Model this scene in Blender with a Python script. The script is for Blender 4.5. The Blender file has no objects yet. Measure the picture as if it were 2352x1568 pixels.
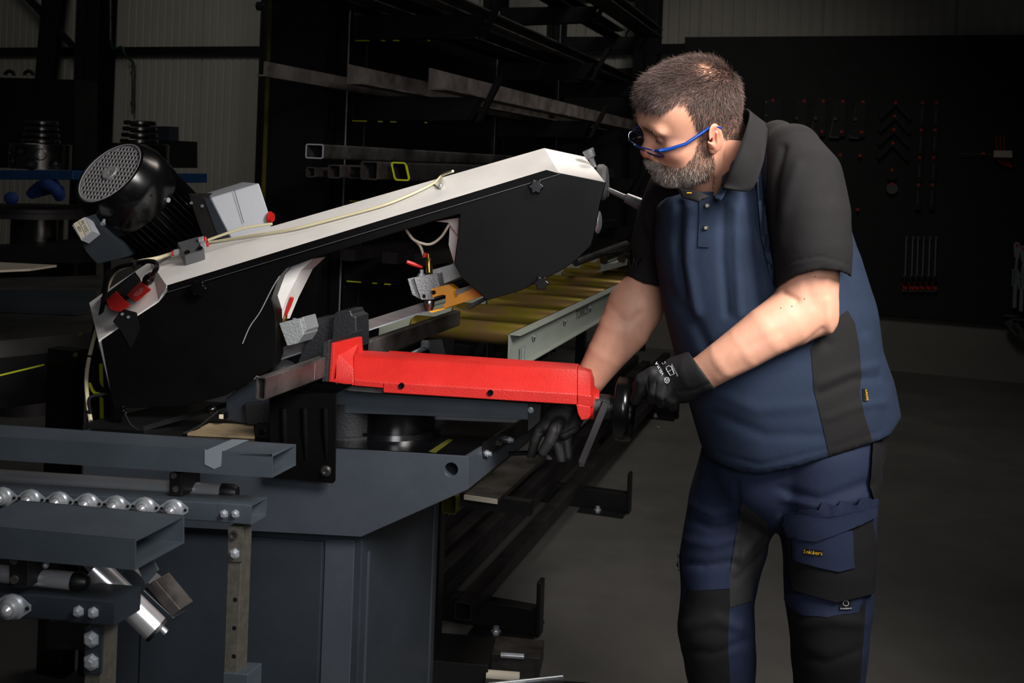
import bpy, bmesh, math, random
import numpy as np
from mathutils import Vector, Matrix
from mathutils.geometry import delaunay_2d_cdt
from mathutils.bvhtree import BVHTree
random.seed(7); np.random.seed(7)
# ------------------------------------------------------------------ camera, light, exposure
F = 2400.0; CX = 1176.0; CY = 377.0; ROLL = 0.036; H = 1.5
CR, SR = math.cos(ROLL), math.sin(ROLL)
scene = bpy.context.scene
COL = scene.collection
cam = bpy.data.cameras.new('camera'); camo = bpy.data.objects.new('camera', cam); COL.objects.link(camo)
cam.sensor_width = 36; cam.lens = F/2352*36; cam.shift_y = -(784-CY)/2352; cam.clip_start = .05
camo.matrix_world = Matrix(((CR, -SR, 0, 0), (0, 0, -1, 0), (SR, CR, 0, H), (0, 0, 0, 1)))
scene.camera = camo
cam.dof.use_dof = True; cam.dof.focus_distance = 2.3; cam.dof.aperture_fstop = 11
w = bpy.data.worlds.new('world'); scene.world = w; w.use_nodes = True
w.node_tree.nodes['Background'].inputs[0].default_value = (.85, .92, 1, 1)
w.node_tree.nodes['Background'].inputs[1].default_value = .012
def area(name, loc, target, size, power, color=(1, 1, 1), spread=180, sy=None):
    l = bpy.data.lights.new(name, 'AREA'); l.energy = power; l.color = color; l.size = size
    if sy: l.shape = 'RECTANGLE'; l.size_y = sy
    l.spread = math.radians(spread)
    o = bpy.data.objects.new(name, l); COL.objects.link(o); o.location = loc
    o.rotation_euler = (Vector(target)-Vector(loc)).to_track_quat('-Z', 'Y').to_euler()
    return o
area('key_softbox', (1.3, .55, 2.75), (.05, 2.3, 1.05), .9, 20, (1, .96, .92), 60)
area('fill_softbox', (.25, -.1, 1.8), (.0, 2.3, 1.0), .8, 3.6, (.95, .97, 1), 60)
area('rack_lamp', (1.6, 5.2, 4.6), (.2, 6.5, .8), 1.2, 22, (1, .95, .88), 110)
area('hall_lamp', (-3.4, 6.4, 4.8), (-3.2, 9.6, 1.8), 1.5, 9, (1, .97, .9), 130)
area('back_lamp', (.7, 3.6, 3.3), (.45, 2.4, 1.5), .6, 6, (1, .9, .8), 80)
vs = scene.view_settings; vs.view_transform = 'Standard'; vs.look = 'None'; vs.gamma = 1; vs.exposure = 0; vs.use_curve_mapping = False
# ------------------------------------------------------------------ geometry helpers
def P(px, py, D):
    dx, dy = px-CX, py-CY
    return Vector(((dx*CR+dy*SR)*D/F, D, H-(-dx*SR+dy*CR)*D/F))
def ray(px, py): return P(px, py, 1.0)-Vector((0, 0, H))
def proj(v):
    x = v[0]*F/v[1]; y = (H-v[2])*F/v[1]
    return (x*CR-y*SR+CX, x*SR+y*CR+CY)
def PZ(px, py, z):
    r = ray(px, py); t = (z-H)/r.z
    return Vector((0, 0, H))+r*t
class Plane:
    def __init__(s, p, yaw=0, n=None):
        s.p = Vector(p); y = math.radians(yaw); s.u = Vector((math.cos(y), -math.sin(y), 0))
        s.n = Vector(n).normalized() if n is not None else Vector((math.sin(y), math.cos(y), 0))
    def __call__(s, px, py):
        r = ray(px, py); o = Vector((0, 0, H))
        return o+r*((s.p-o).dot(s.n)/r.dot(s.n))
    def off(s, d): return Plane(s.p+s.n*d, n=s.n)
YAW = 18.0
DV = Vector((math.sin(math.radians(YAW)), math.cos(math.radians(YAW)), 0))
CV = Vector((math.cos(math.radians(YAW)), -math.sin(math.radians(YAW)), 0))
UP = Vector((0, 0, 1))
class MB:
    def __init__(s): s.v = []; s.f = []
    def add(s, vs, fs):
        n = len(s.v); s.v += [tuple(v) for v in vs]; s.f += [tuple(i+n for i in f) for f in fs]; return s
    def prism(s, front, back):
        n = len(front)
        if isinstance(back, Vector): back = [Vector(p)+back for p in front]
        return s.add(list(front)+list(back), [tuple(range(n)), tuple(range(2*n-1, n-1, -1))]+[(i, n+i, n+(i+1) % n, (i+1) % n) for i in range(n)])
    def box(s, c, x, y, z):
        c = Vector(c); x, y, z = Vector(x)/2, Vector(y)/2, Vector(z)/2
        f = [c-x-y-z, c+x-y-z, c+x-y+z, c-x-y+z]
        return s.prism(f, y*2)
    def abox(s, p, x, y, z):
        p = Vector(p); x, y, z = map(Vector, (x, y, z))
        return s.prism([p, p+x, p+x+z, p+z], y)
    def tube(s, pts, r, n=12, cap=True):
        pts = [Vector(p) for p in pts]; rr = r if isinstance(r, (list, tuple)) else [r]*len(pts)
        prev = None; rings = []
        for i, p in enumerate(pts):
            t = (pts[min(i+1, len(pts)-1)]-pts[max(i-1, 0)]).normalized()
            a = prev if prev is not None else (UP if abs(t.z) < .9 else Vector((1, 0, 0)))
            a = (a-t*a.dot(t)).normalized(); prev = a; b = t.cross(a)
            rings.append([p+(a*math.cos(k*2*math.pi/n)+b*math.sin(k*2*math.pi/n))*rr[i] for k in range(n)])
        v = [q for R in rings for q in R]; f = []
        for i in range(len(pts)-1):
            for k in range(n): f.append((i*n+k, i*n+(k+1) % n, (i+1)*n+(k+1) % n, (i+1)*n+k))
        if cap: f.append(tuple(range(n-1, -1, -1))); f.append(tuple((len(pts)-1)*n+k for k in range(n)))
        return s.add(v, f)
    def lathe(s, o, ax, prof, n=32, ref=None, cap=True):
        # prof: (axial, radius)
        ax = Vector(ax).normalized(); o = Vector(o)
        a = Vector(ref) if ref is not None else (UP if abs(ax.z) < .9 else Vector((1, 0, 0)))
        a = (a-ax*a.dot(ax)).normalized(); b = ax.cross(a); v = []; f = []
        for (h, r) in prof:
            for k in range(n):
                t = k*2*math.pi/n; v.append(o+ax*h+(a*math.cos(t)+b*math.sin(t))*r)
        m = len(prof)
        for i in range(m-1):
            for k in range(n): f.append((i*n+k, i*n+(k+1) % n, (i+1)*n+(k+1) % n, (i+1)*n+k))
        if cap and prof[0][1] > 1e-6: f.append(tuple(range(n-1, -1, -1)))
        if cap and prof[-1][1] > 1e-6: f.append(tuple((m-1)*n+k for k in range(n)))
        return s.add(v, f)
    def ball(s, c, r, n=16, sc=(1, 1, 1)):
        c = Vector(c); m = n//2; v = []; f = []
        for i in range(m+1):
            th = math.pi*i/m
            for k in range(n):
                ph = 2*math.pi*k/n
                v.append(c+Vector((r*sc[0]*math.sin(th)*math.cos(ph), r*sc[1]*math.sin(th)*math.sin(ph), r*sc[2]*math.cos(th))))
        for i in range(m):
            for k in range(n): f.append((i*n+k, (i+1)*n+k, (i+1)*n+(k+1) % n, i*n+(k+1) % n))
        return s.add(v, f)
    def hollow(s, o, ax, L, w, h, t, wdir, r=.0):
        # rectangular hollow section; o = corner (near, low); wdir width dir, UP height
        ax = Vector(ax).normalized(); wd = Vector(wdir).normalized(); hd = ax.cross(wd)
        if hd.z < 0: hd = -hd
        def loop(i, q):
            rr = max(r-i, .0005) if r else 0
            if not rr: return [wd*i+hd*i, wd*(w-i)+hd*i, wd*(w-i)+hd*(h-i), wd*i+hd*(h-i)]
            out = []
            for (cx, cz, a0) in ((i+rr, i+rr, 180), (w-i-rr, i+rr, 270), (w-i-rr, h-i-rr, 0), (i+rr, h-i-rr, 90)):
                for k in range(5):
                    a = math.radians(a0+k*22.5); out.append(wd*(cx+rr*math.cos(a))+hd*(cz+rr*math.sin(a)))
            return out
        A, B = loop(0, 0), loop(t, 0); n = len(A); o = Vector(o); e = ax*L
        v = [o+p for p in A]+[o+p for p in B]+[o+e+p for p in A]+[o+e+p for p in B]; f = []
        for k in range(n):
            j = (k+1) % n
            f += [(k, j, n+j, n+k), (2*n+j, 2*n+k, 3*n+k, 3*n+j), (j, k, 2*n+k, 2*n+j), (n+k, n+j, 3*n+j, 3*n+k)]
        return s.add(v, f)
    def build(s, name, m, parent=None, smooth=None, bevel=0, seg=2):
        me = bpy.data.meshes.new(name); me.from_pydata(s.v, [], s.f)
        bm = bmesh.new(); bm.from_mesh(me); bmesh.ops.remove_doubles(bm, verts=bm.verts, dist=1e-6)
        bmesh.ops.recalc_face_normals(bm, faces=bm.faces); bm.to_mesh(me); bm.free()
        me.validate(); me.materials.append(m)
        o = bpy.data.objects.new(name, me); COL.objects.link(o)
        if smooth is not None:
            for p in me.polygons: p.use_smooth = True
            me.set_sharp_from_angle(angle=math.radians(smooth))
        if bevel:
            b = o.modifiers.new('b', 'BEVEL'); b.width = bevel; b.segments = seg; b.limit_method = 'ANGLE'; b.angle_limit = math.radians(35)
            for p in me.polygons: p.use_smooth = True
            me.set_sharp_from_angle(angle=math.radians(35))
            b.harden_normals = True
        if parent is not None: att(o, parent)
        return o
def att(o, parent):
    o.parent = parent
    if parent.type == 'EMPTY' or parent.location.length > 0:
        bpy.context.view_layer.update(); o.matrix_parent_inverse = parent.matrix_world.inverted()
def tag(o, label=None, cat=None, group=None, kind=None):
    if label: o['label'] = label
    if cat: o['category'] = cat
    if group: o['group'] = group
    if kind: o['kind'] = kind
    return o
def thing(name, label, cat, loc, group=None):
    o = bpy.data.objects.new(name, None); COL.objects.link(o); o.location = loc; o.empty_display_size = .05
    return tag(o, label, cat, group)
def struct(o): o['kind'] = 'structure'; return o
def copyobj(o, off, parent=None, name=None):
    c = o.copy(); COL.objects.link(c)
    if parent is not None: c.parent = parent
    else: c.location = Vector(o.location)+Vector(off)
    for ch in o.children: copyobj(ch, off, c)
    return c
def cut(o, mb):
    c = mb.build('cutter', MAT['black'])
    m = o.modifiers.new('cut', 'BOOLEAN'); m.object = c; m.solver = 'EXACT'; m.operation = 'DIFFERENCE'
    o.modifiers.move(len(o.modifiers)-1, 0)
    dg = bpy.context.evaluated_depsgraph_get(); bev = [x for x in o.modifiers if x.type == 'BEVEL']
    for b in bev: b.show_viewport = False
    dg.update(); me = bpy.data.meshes.new_from_object(o.evaluated_get(dg))
    for b in bev: b.show_viewport = True
    o.modifiers.remove(m); o.data = me; bpy.data.objects.remove(c)
# ------------------------------------------------------------------ materials
def lin(c):
    if isinstance(c, str):
        c = [int(c[i:i+2], 16)/255 for i in (0, 2, 4)]
        c = [x/12.92 if x <= .04045 else ((x+.055)/1.055)**2.4 for x in c]
    return (*c[:3], 1)
MAT = {}
def mat(name, c, rough=.5, metal=0, var=.0, vscale=8, bump=0, bscale=200, coat=0, spec=.5, stretch=(1, 1, 1), c2=None, sheen=0, sss=0, trans=0):
    m = bpy.data.materials.new(name); m.use_nodes = True; nt = m.node_tree; b = nt.nodes['Principled BSDF']
    b.inputs['Base Color'].default_value = lin(c); b.inputs['Roughness'].default_value = rough; b.inputs['Metallic'].default_value = metal
    b.inputs['Coat Weight'].default_value = coat; b.inputs['Specular IOR Level'].default_value = spec
    if sheen: b.inputs['Sheen Weight'].default_value = sheen
    if trans: b.inputs['Transmission Weight'].default_value = trans
    if sss: b.inputs['Subsurface Weight'].default_value = sss; b.inputs['Subsurface Scale'].default_value = .01; b.inputs['Subsurface Radius'].default_value = (1, .35, .2)
    tc = nt.nodes.new('ShaderNodeTexCoord'); mp = nt.nodes.new('ShaderNodeMapping'); mp.inputs['Scale'].default_value = stretch
    nt.links.new(tc.outputs['Object'], mp.inputs[0])
    if var or c2:
        n = nt.nodes.new('ShaderNodeTexNoise'); n.inputs['Scale'].default_value = vscale; n.inputs['Detail'].default_value = 6; n.inputs['Roughness'].default_value = .65
        nt.links.new(mp.outputs[0], n.inputs['Vector'])
        r = nt.nodes.new('ShaderNodeValToRGB'); r.color_ramp.elements[0].position = .35; r.color_ramp.elements[1].position = .68
        a = lin(c); r.color_ramp.elements[0].color = tuple(x*(1-var) for x in a[:3])+(1,)
        r.color_ramp.elements[1].color = lin(c2) if c2 else tuple(min(1, x*(1+var)) for x in a[:3])+(1,)
        nt.links.new(n.outputs['Fac'], r.inputs[0]); nt.links.new(r.outputs[0], b.inputs['Base Color'])
        mr = nt.nodes.new('ShaderNodeMapRange'); mr.inputs['To Min'].default_value = max(.03, rough-.12); mr.inputs['To Max'].default_value = min(1, rough+.12)
        nt.links.new(n.outputs['Fac'], mr.inputs[0]); nt.links.new(mr.outputs[0], b.inputs['Roughness'])
    if bump:
        n2 = nt.nodes.new('ShaderNodeTexNoise'); n2.inputs['Scale'].default_value = bscale; n2.inputs['Detail'].default_value = 3
        nt.links.new(mp.outputs[0], n2.inputs['Vector'])
        bp = nt.nodes.new('ShaderNodeBump'); bp.inputs['Strength'].default_value = bump; bp.inputs['Distance'].default_value = .002
        nt.links.new(n2.outputs['Fac'], bp.inputs['Height']); nt.links.new(bp.outputs[0], b.inputs['Normal'])
    MAT[name] = m; return m
mat('black', '0b0b0c', .45, var=.3)
mat('black_gloss', '08080a', .22, var=.3, vscale=5)
mat('black_satin', '070606', .42, var=.25, vscale=3, spec=.15)
mat('black_cast', '16171a', .5, bump=.5, bscale=160)
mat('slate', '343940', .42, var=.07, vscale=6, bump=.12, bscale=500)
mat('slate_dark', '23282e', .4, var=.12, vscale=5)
mat('slate_blue', '373e45', .45, var=.12, vscale=7)
mat('white_paint', 'dedad6', .45, var=.05, vscale=9, bump=.12, bscale=300)
mat('grey_box', 'a5a7ad', .4, var=.05)
mat('red_cast', 'b3201b', .42, var=.08, vscale=9, bump=.45, bscale=330)
mat('red_plastic', 'b2201c', .35)
mat('yellow_guard', 'e59a12', .4, var=.04)
mat('chrome', 'd6d6da', .22, .7, var=.1, vscale=4)
mat('zinc', 'aeb3b9', .3, .6, var=.1, vscale=40)
mat('steel', '8a8886', .35, 1, var=.15, vscale=30)
mat('blade_steel', '6f6968', .45, .8, var=.25, vscale=6, stretch=(2, 2, 60))
mat('steel_grey', '77777a', .4, .7, var=.05, bump=.3, bscale=260)
mat('cast_grey', '8b8d8f', .5, .4, bump=.8, bscale=220)
mat('brass', 'a88a4e', .3, 1, var=.1)
mat('mill_steel', '463f3d', .42, .55, var=.4, vscale=9, c2='5f5a58', stretch=(1, 1, 1))
mat('mill_dark', '252122', .5, .4, var=.4, vscale=7)
mat('rack_black', '0e0d0e', .42, var=.3, vscale=3)
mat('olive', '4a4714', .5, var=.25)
mat('lime', 'b9bf12', .5)
mat('hose', 'c9bf9c', .3, coat=.3)
mat('hose_clear', 'cfc9b8', .25)
mat('rubber', '0c0c0d', .7, spec=.2)
mat('concrete', '4c4a47', .62, var=.16, vscale=2.2, bump=.15, bscale=60)
mat('plinth', '77736d', .8, var=.1, vscale=3)
mat('clad', 'aeaaa0', .5, var=.04, vscale=2)
mat('board_black', '0e0d0d', .7, var=.1)
mat('tool_black', '0a0a0a', .5)
mat('tool_grey', '5c5c5c', .45, .5)
mat('pin', 'b23218', .5)
mat('rail_paint', '9aa096', .42, var=.05, vscale=5)
mat('rack_steel', '3d3a39', .45, .6, var=.35, vscale=6, c2='6b6866')
mat('bright_weld', 'a6a9b0', .4, .3)
mat('angle_steel', '5f5753', .5, .3, var=.35, vscale=7, c2='877f7b')
mat('dust', '8d7a5e', .9, var=.2, vscale=30, bump=.6, bscale=120)
mat('cream', 'cfc4b0', .6)
mat('ink', '08080a', .6)
mat('print_white', 'c9ccd2', .6)
mat('yellow_thread', 'd8a514', .6)
mat('blue_paint', '0e3560', .45, var=.15)
mat('blue_cloth', '10306e', .8, bump=.8, bscale=40)
mat('turned', '6b6663', .25, 1, var=.2, vscale=10)
mat('table_steel', '4c4946', .5, .6, var=.3, vscale=5)
mat('wood', '8b7d6b', .7, var=.1)
mat('green_wire', '0a4020', .5)
# zinc passivated rollers, rainbow yellow
def iris(name):
    m = mat(name, 'a8924a', .28, 1, bump=.15, bscale=300); nt = m.node_tree; b = nt.nodes['Principled BSDF']
    n = nt.nodes.new('ShaderNodeTexNoise'); n.inputs['Scale'].default_value = 5; n.inputs['Detail'].default_value = 4
    tc = nt.nodes.new('ShaderNodeTexCoord'); mp = nt.nodes.new('ShaderNodeMapping'); mp.inputs['Scale'].default_value = (1.5, 2.0, 4)
    r = nt.nodes.new('ShaderNodeValToRGB'); e = r.color_ramp.elements
    e[0].position = .3; e[0].color = lin('9c8c34'); e[1].position = .7; e[1].color = lin('a88a48')
    q = e.new(.45); q.color = lin('a8943c'); q = e.new(.57); q.color = lin('a88658'); q = e.new(.85); q.color = lin('9a9040')
    nt.links.new(tc.outputs['Object'], mp.inputs[0]); nt.links.new(mp.outputs[0], n.inputs['Vector']); nt.links.new(n.outputs['Fac'], r.inputs[0]); nt.links.new(r.outputs[0], b.inputs['Base Color'])
    return m
iris('passivated')
MAT['passivated'].node_tree.nodes['Principled BSDF'].inputs['Roughness'].default_value = .32
MAT['passivated'].node_tree.nodes['Principled BSDF'].inputs['Metallic'].default_value = .78
def cloth(name, c, rough=.85, wscale=900, bump=.25, sheen=.0):
    m = mat(name, c, rough, var=.08, vscale=25, spec=.25, sheen=sheen); nt = m.node_tree; b = nt.nodes['Principled BSDF']
    tc = nt.nodes.new('ShaderNodeTexCoord'); n = nt.nodes.new('ShaderNodeTexNoise'); n.inputs['Scale'].default_value = wscale; n.inputs['Detail'].default_value = 2
    n2 = nt.nodes.new('ShaderNodeTexNoise'); n2.inputs['Scale'].default_value = 22; n2.inputs['Detail'].default_value = 3
    ad = nt.nodes.new('ShaderNodeMath'); ad.operation = 'MULTIPLY_ADD'; ad.inputs[1].default_value = 3.0
    nt.links.new(tc.outputs['Object'], n.inputs['Vector']); nt.links.new(tc.outputs['Object'], n2.inputs['Vector'])
    nt.links.new(n2.outputs['Fac'], ad.inputs[0]); nt.links.new(n.outputs['Fac'], ad.inputs[2])
    bp = nt.nodes.new('ShaderNodeBump'); bp.inputs['Strength'].default_value = bump; bp.inputs['Distance'].default_value = .002
    nt.links.new(ad.outputs[0], bp.inputs['Height']); nt.links.new(bp.outputs[0], b.inputs['Normal'])
    return m
cloth('navy_knit', '202b3e'); cloth('black_knit', '191718'); cloth('navy_twill', '1a2238', .8, 1200); cloth('black_twill', '0e0d0e', .85, 1200)
cloth('grey_stretch', '29282a', .8); cloth('glove_knit', '1c1b1c', .6, 700, .3, 0)
# text
def text_mesh(s):
    cu = bpy.data.curves.new('t', 'FONT'); cu.body = s; cu.align_x = 'CENTER'; cu.align_y = 'CENTER'; cu.resolution_u = 3
    o = bpy.data.objects.new('t', cu); COL.objects.link(o); dg = bpy.context.evaluated_depsgraph_get(); dg.update()
    me = bpy.data.meshes.new_from_object(o.evaluated_get(dg)); v = [x.co.copy() for x in me.vertices]; f = [tuple(p.vertices) for p in me.polygons]
    bpy.data.objects.remove(o); return v, f
def text(s, fn, name, m, parent, h, w=None):
    """fn(x, y) -> 3D point, x,y in text units scaled so that cap height = h"""
    v, f = text_mesh(s); k = h/.7; kx = k
    if w: kx = w/(max(p.x for p in v)-min(p.x for p in v))
    return MB().add([fn(p.x*kx, p.y*k) for p in v], f).build(name, m, parent)
# ------------------------------------------------------------------ room
WP = Plane(PZ(2200, 863, 0), 20); WU, WN = WP.u, WP.n
def wallpt(px, py, d=0): return WP.off(-d)(px, py)
struct(MB().abox((-13, -1.5, -.2), (22, 0, 0), (0, 18, 0), (0, 0, .2)).build('floor', MAT['concrete']))
b = MB(); a0 = WP.p-WU*16.02; prof = []
x = 0
while x < 22:
    seam = (round(x/.09) % 11) == 0
    d = .014 if seam else .006; g = .010 if seam else .014
    prof += [(x, 0), (x+.09-2*g, 0), (x+.09-1.5*g, d), (x+.09-.5*g, d)]; x += .09
vv = []; ff = []
for i, (x, d) in enumerate(prof):
    for z in (0, 5.2): q = a0+WU*x+WN*d; vv.append((q.x, q.y, z))
for i in range(len(prof)-1): ff.append((2*i, 2*i+2, 2*i+3, 2*i+1))
struct(b.add(vv, ff).build('wall_back', MAT['clad']))
struct(MB().abox(a0-WN*.05, WU*22, WN*.049, UP*.42).build('trim_1', MAT['plinth']))
# girt rail and steel columns
q = wallpt(1573, 99, .1); zt = q.z
struct(MB().abox(a0-WN*.056+UP*(zt-.085), WU*22, WN*.05, UP*.085).build('trim_2', MAT['rack_black']))
def column(px0, px1, d, name):
    A = wallpt(px0, 100, d); B = wallpt(px1, 100, d); A.z = 0; B.z = 0
    w = B-A; m = MB()
    m.abox(A, w, WN*.012, UP*5); m.abox(A+WN*(d-.04), w, WN*.012, UP*5); m.abox(A+w*.46, w*.08, WN*(d-.03), UP*5)
    return struct(m.build(name, MAT['rack_black']))
column(1455, 1507, .25, 'trim_3'); column(172, 222, .3, 'trim_4'); column(596, 612, .2, 'trim_5')
m = MB(); A, B = wallpt(132, -10, .2), wallpt(85, 190, .2)
m.prism([wallpt(100, -60, .22), wallpt(150, -60, .22), wallpt(118, 200, .22), wallpt(78, 200, .22)], WN*.06)
tag(m.build('diagonal_brace', MAT['rack_black']), 'wide dark steel brace leaning beside the left column against the wall', 'beam')
m = MB(); m.prism([wallpt(20, -40, .24), wallpt(40, -40, .24), wallpt(172, 105, .24), wallpt(165, 115, .24)], WN*.04)
tag(m.build('tension_rod', MAT['rack_black']), 'thin dark brace running down from the top left corner', 'beam')
# conduits
def pipe(name, pts, r, mt, label, cat, D=None, parent=None, n=10, **k):
    o = MB().tube(pts, r, n).build(name, MAT[mt], parent, smooth=60)
    return tag(o, label, cat) if label else o
o = pipe('conduit', [wallpt(305, 262, .05), wallpt(306, 142, .05)], .016, 'rack_steel', 'grey conduit pipe on the wall below the horizontal rail', 'pipe')
for y in (168, 238): MB().tube([wallpt(305, y-4, .05), wallpt(305, y+4, .05)], .024, 10).build('clip', MAT['rack_steel'], o, smooth=50)
o = pipe('conduit', [wallpt(254, -30, .05), wallpt(254, 100, .05)], .016, 'rack_steel', 'conduit pipe on the wall above the horizontal rail', 'pipe')
def bez(pts, n=8):
    pts = [Vector(p) for p in pts]; out = []
    q = [pts[0]*2-pts[1]]+pts+[pts[-1]*2-pts[-2]]
    for i in range(1, len(q)-2):
        for k in range(n):
            t = k/n; a, b_, c, d = q[i-1], q[i], q[i+1], q[i+2]
            out.append(.5*((2*b_)+(c-a)*t+(2*a-5*b_+4*c-d)*t*t+(3*b_-a-3*c+d)*t**3))
    return out+[pts[-1]]
pipe('green_cable', bez([wallpt(255, 95, .06), wallpt(260, 112, .15), wallpt(280, 108, .16), wallpt(287, 125, .15), wallpt(305, 142, .06)]), .012, 'green_wire', 'green cable looping over the rail between the two conduits', 'cable')
pipe('thin_cable', bez([wallpt(248, 30, .1), wallpt(240, 62, .12), wallpt(222, 76, .15)]), .006, 'rubber', 'thin black cable curling between conduit and left column', 'cable')
pipe('thin_cable', bez([wallpt(1456, 55, .15), wallpt(1440, 75, .12), wallpt(1438, 90, .1)]), .007, 'rubber', 'thin black cable curling beside the column above the man', 'cable')
# ------------------------------------------------------------------ tool board
BP = WP.off(-.085)
board = MB().prism([BP(1573, 85), BP(2490, 79), BP(2490, 760), BP(1573, 688)], WN*.02).build('tool_board', MAT['board_black'])
tag(board, 'large black tool board covering the back wall behind the man', 'tool board')
TP = WP.off(-.115)
pn = WP.off(-.085)
tag(MB().prism([pn(1290, 163), pn(1571, 150), pn(1571, 688), pn(1290, 664)], WN*.02).build('black_panel', MAT['board_black']), 'plain black panel on the back wall between the rack and the tool board', 'panel')
def pinat(px, py, parent):
    p = TP(px, py)
    return MB().lathe(p+WN*.03, -WN, [(0, .012), (.03, .013), (.034, .009)], 10).build('red_pin', MAT['pin'], parent, smooth=40)
def flat(px_poly, th, m, name, parent=None, pl=None, bevel=0):
    pl = pl or TP
    return MB().prism([pl(*q) for q in px_poly], pl.n*th).build(name, MAT[m], parent, bevel=bevel)
t = thing('square_bracket', 'wide black slotted plate, leftmost of the tools hanging on the black board', 'tool', TP(1775, 300))
flat([(1754, 227), (1797, 228), (1795, 318), (1750, 318)], .02, 'tool_black', 'plate', t)
for yy in (232, 262, 290): flat([(1758, yy), (1763, yy), (1762, yy+5), (1757, yy+5)], .006, 'tool_grey', 'slot', t, TP.off(-.001)); 
pinat(1775, 231, t)
words = ['leftmost', 'second from the left', 'third from the left', 'rightmost']
for i, (x, y) in enumerate([(1846, 232), (1890, 232), (1935, 233), (1981, 234)]):
    t = thing('angle_bracket', f'black clamping angle, {words[i]} of the four triangular ones on the board', 'tool', TP(x, y+80), 'clamping angles hanging on the board')
    flat([(x-14, y-4), (x+9, y-3), (x+5, y+80), (x-26, y+80), (x-30, y+70)], .03, 'tool_black', 'plate', t)
    flat([(x-16, y+10), (x-13, y+10), (x-28, y+82), (x-31, y+82)], .05, 'tool_grey', 'edge', t)
    flat([(x-30, y+80), (x-8, y+81), (x-8, y+84), (x-30, y+83)], .06, 'tool_grey', 'foot', t)
    pinat(x+1, y, t); pinat(x-2, y+70, t)
    k = MB().lathe(TP(x-16, y+40)+WN*.01, -WN, [(0, .012), (.03, .012)], 10).build('knob', MAT['tool_grey'], t)
for i, (x, y) in enumerate([(2057, 236), (2055, 267), (2053, 298), (2051, 329)]):
    t = thing('angle_bar', f'black chevron bar, {["topmost", "second from the top", "third from the top", "lowest"][i]} of the four on the board', 'tool', TP(x, y), 'L shaped bars hanging point up on the board')
    flat([(x, y-7), (x+38, y+34), (x+33, y+42), (x, y+6), (x-33, y+38), (x-38, y+30)], .025, 'tool_black', 'bar', t)
    pinat(x, y, t)
for i, y in enumerate((391, 423)):
    t = thing('round_plate', ['black round disc above the grey disc on the tool board', 'grey round disc hanging lowest below the chevrons on the tool board'][i], 'disc', TP(2049, y))
    MB().lathe(TP(2049, y+10)+WN*.02, -WN, [(0, .042), (.02, .042)], 28).build('disc', MAT['tool_black' if i == 0 else 'tool_grey'], t, smooth=40)
    pinat(2049, y, t)
for j, xb in enumerate((2119, 2151)):
    for i in range(4):
        x, y = xb-3.2*i, 236+63*i
        t = thing('straight_bar', f'black slotted bar, {["topmost", "second down", "third down", "lowest"][i]} in the {["left", "right"][j]} column on the board', 'tool', TP(x, y), 'slotted bars hanging in two columns on the board')
        flat([(x-7, y-5), (x+7, y-5), (x+5, y+56), (x-9, y+56)], .025, 'tool_black', 'bar', t)
        flat([(x-1.5, y+14), (x+.5, y+14), (x-1.5, y+46), (x-3.5, y+46)], .004, 'tool_grey', 'slot', t, TP.off(-.001))
        pinat(x, y, t)
t = thing('straight_bar', 'black slotted bar below the clamping angles beside the man\'s shoulder', 'tool', TP(1928, 356)); flat([(1916, 350), (1938, 351), (1934, 420), (1912, 420)], .025, 'tool_black', 'bar', t); pinat(1930, 356, t)
for (x, y, lb) in ((1975, 358, 'small red pin on the board right of the lone bar'), (1970, 482, 'small red pin on the board beside the man\'s back')):
    o = pinat(x, y, None); tag(o, lb, 'pin'); o.name = 'board_pin'
# row of clamps
cw = ['leftmost', 'second from the left', 'third from the left', 'fourth from the left', 'fifth from the left', 'rightmost']
for i, x in enumerate((2082, 2097, 2109, 2122, 2136, 2150)):
    t = thing('bar_clamp', f'bar clamp with red grip, {cw[i]} of the six on the board', 'clamp', TP(x-6, 660), 'bar clamps hanging on the tool board')
    s = -6
    MB().tube([TP(x, 545), TP(x+s*.6, 650)], .0045, 6).build('bar', MAT['zinc'], t)
    MB().tube([TP(x-3, 543), TP(x+4, 546)], .008, 6).build('top_jaw', MAT['tool_grey'], t)
    m = MB(); p = TP(x-7, 655); m.tube([p, TP(x-4, 640), TP(x-10, 630)], [.014, .02, .01], 8); m.build('grip', MAT['tool_black'], t, smooth=50)
    MB().tube([TP(x-8, 648), TP(x-6, 662), TP(x+1, 664)], .013, 8).build('red_grip', MAT['red_plastic'], t, smooth=50)
    MB().tube([TP(x-9, 655), TP(x-8, 669), TP(x-1, 669), TP(x, 658)], .004, 6).build('lever', MAT['zinc'], t)
for i, x in enumerate((2336, 2351)):
    t = thing('toggle_clamp', ['long silver toggle clamp with flat handle at the right edge of the board', 'silver clamp cut off by the right edge of the photo'][i], 'clamp', TP(x, 700), 'toggle clamps at the right of the board')
    y0 = 556+i*8
    flat([(x-8, y0+6), (x-4, y0), (x+4, y0), (x+8, y0+6), (x+6, y0+32), (x, y0+44), (x-6, y0+32)], .012, 'zinc', 'handle', t); pinat(x, y0+7, t)
    m = MB(); m.tube([TP(x, y0+40), TP(x-3, y0+65)], .012, 8)
    for d in (-6, 0, 5): m.tube([TP(x-3+d, y0+62), TP(x-4+d, y0+100)], .008, 6)
    m.tube([TP(x-4, y0+98), TP(x-6, y0+150)], .016, 8); m.build('link', MAT['zinc'], t, smooth=50)
    flat([(x-30, y0+166), (x-2, y0+168), (x+2, y0+172), (x-28, y0+171)], .02, 'tool_grey', 'arm', t)
    MB().prism([TP(x-30, y0+184), TP(x-14, y0+175), TP(x+6, y0+205), TP(x-4, y0+216)], WN*-.04).build('foot', MAT['tool_grey'], t)
t = thing('laser_tool', 'small white boxed tool with orange wires on the board at the right', 'tool', TP(2302, 353))
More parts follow.
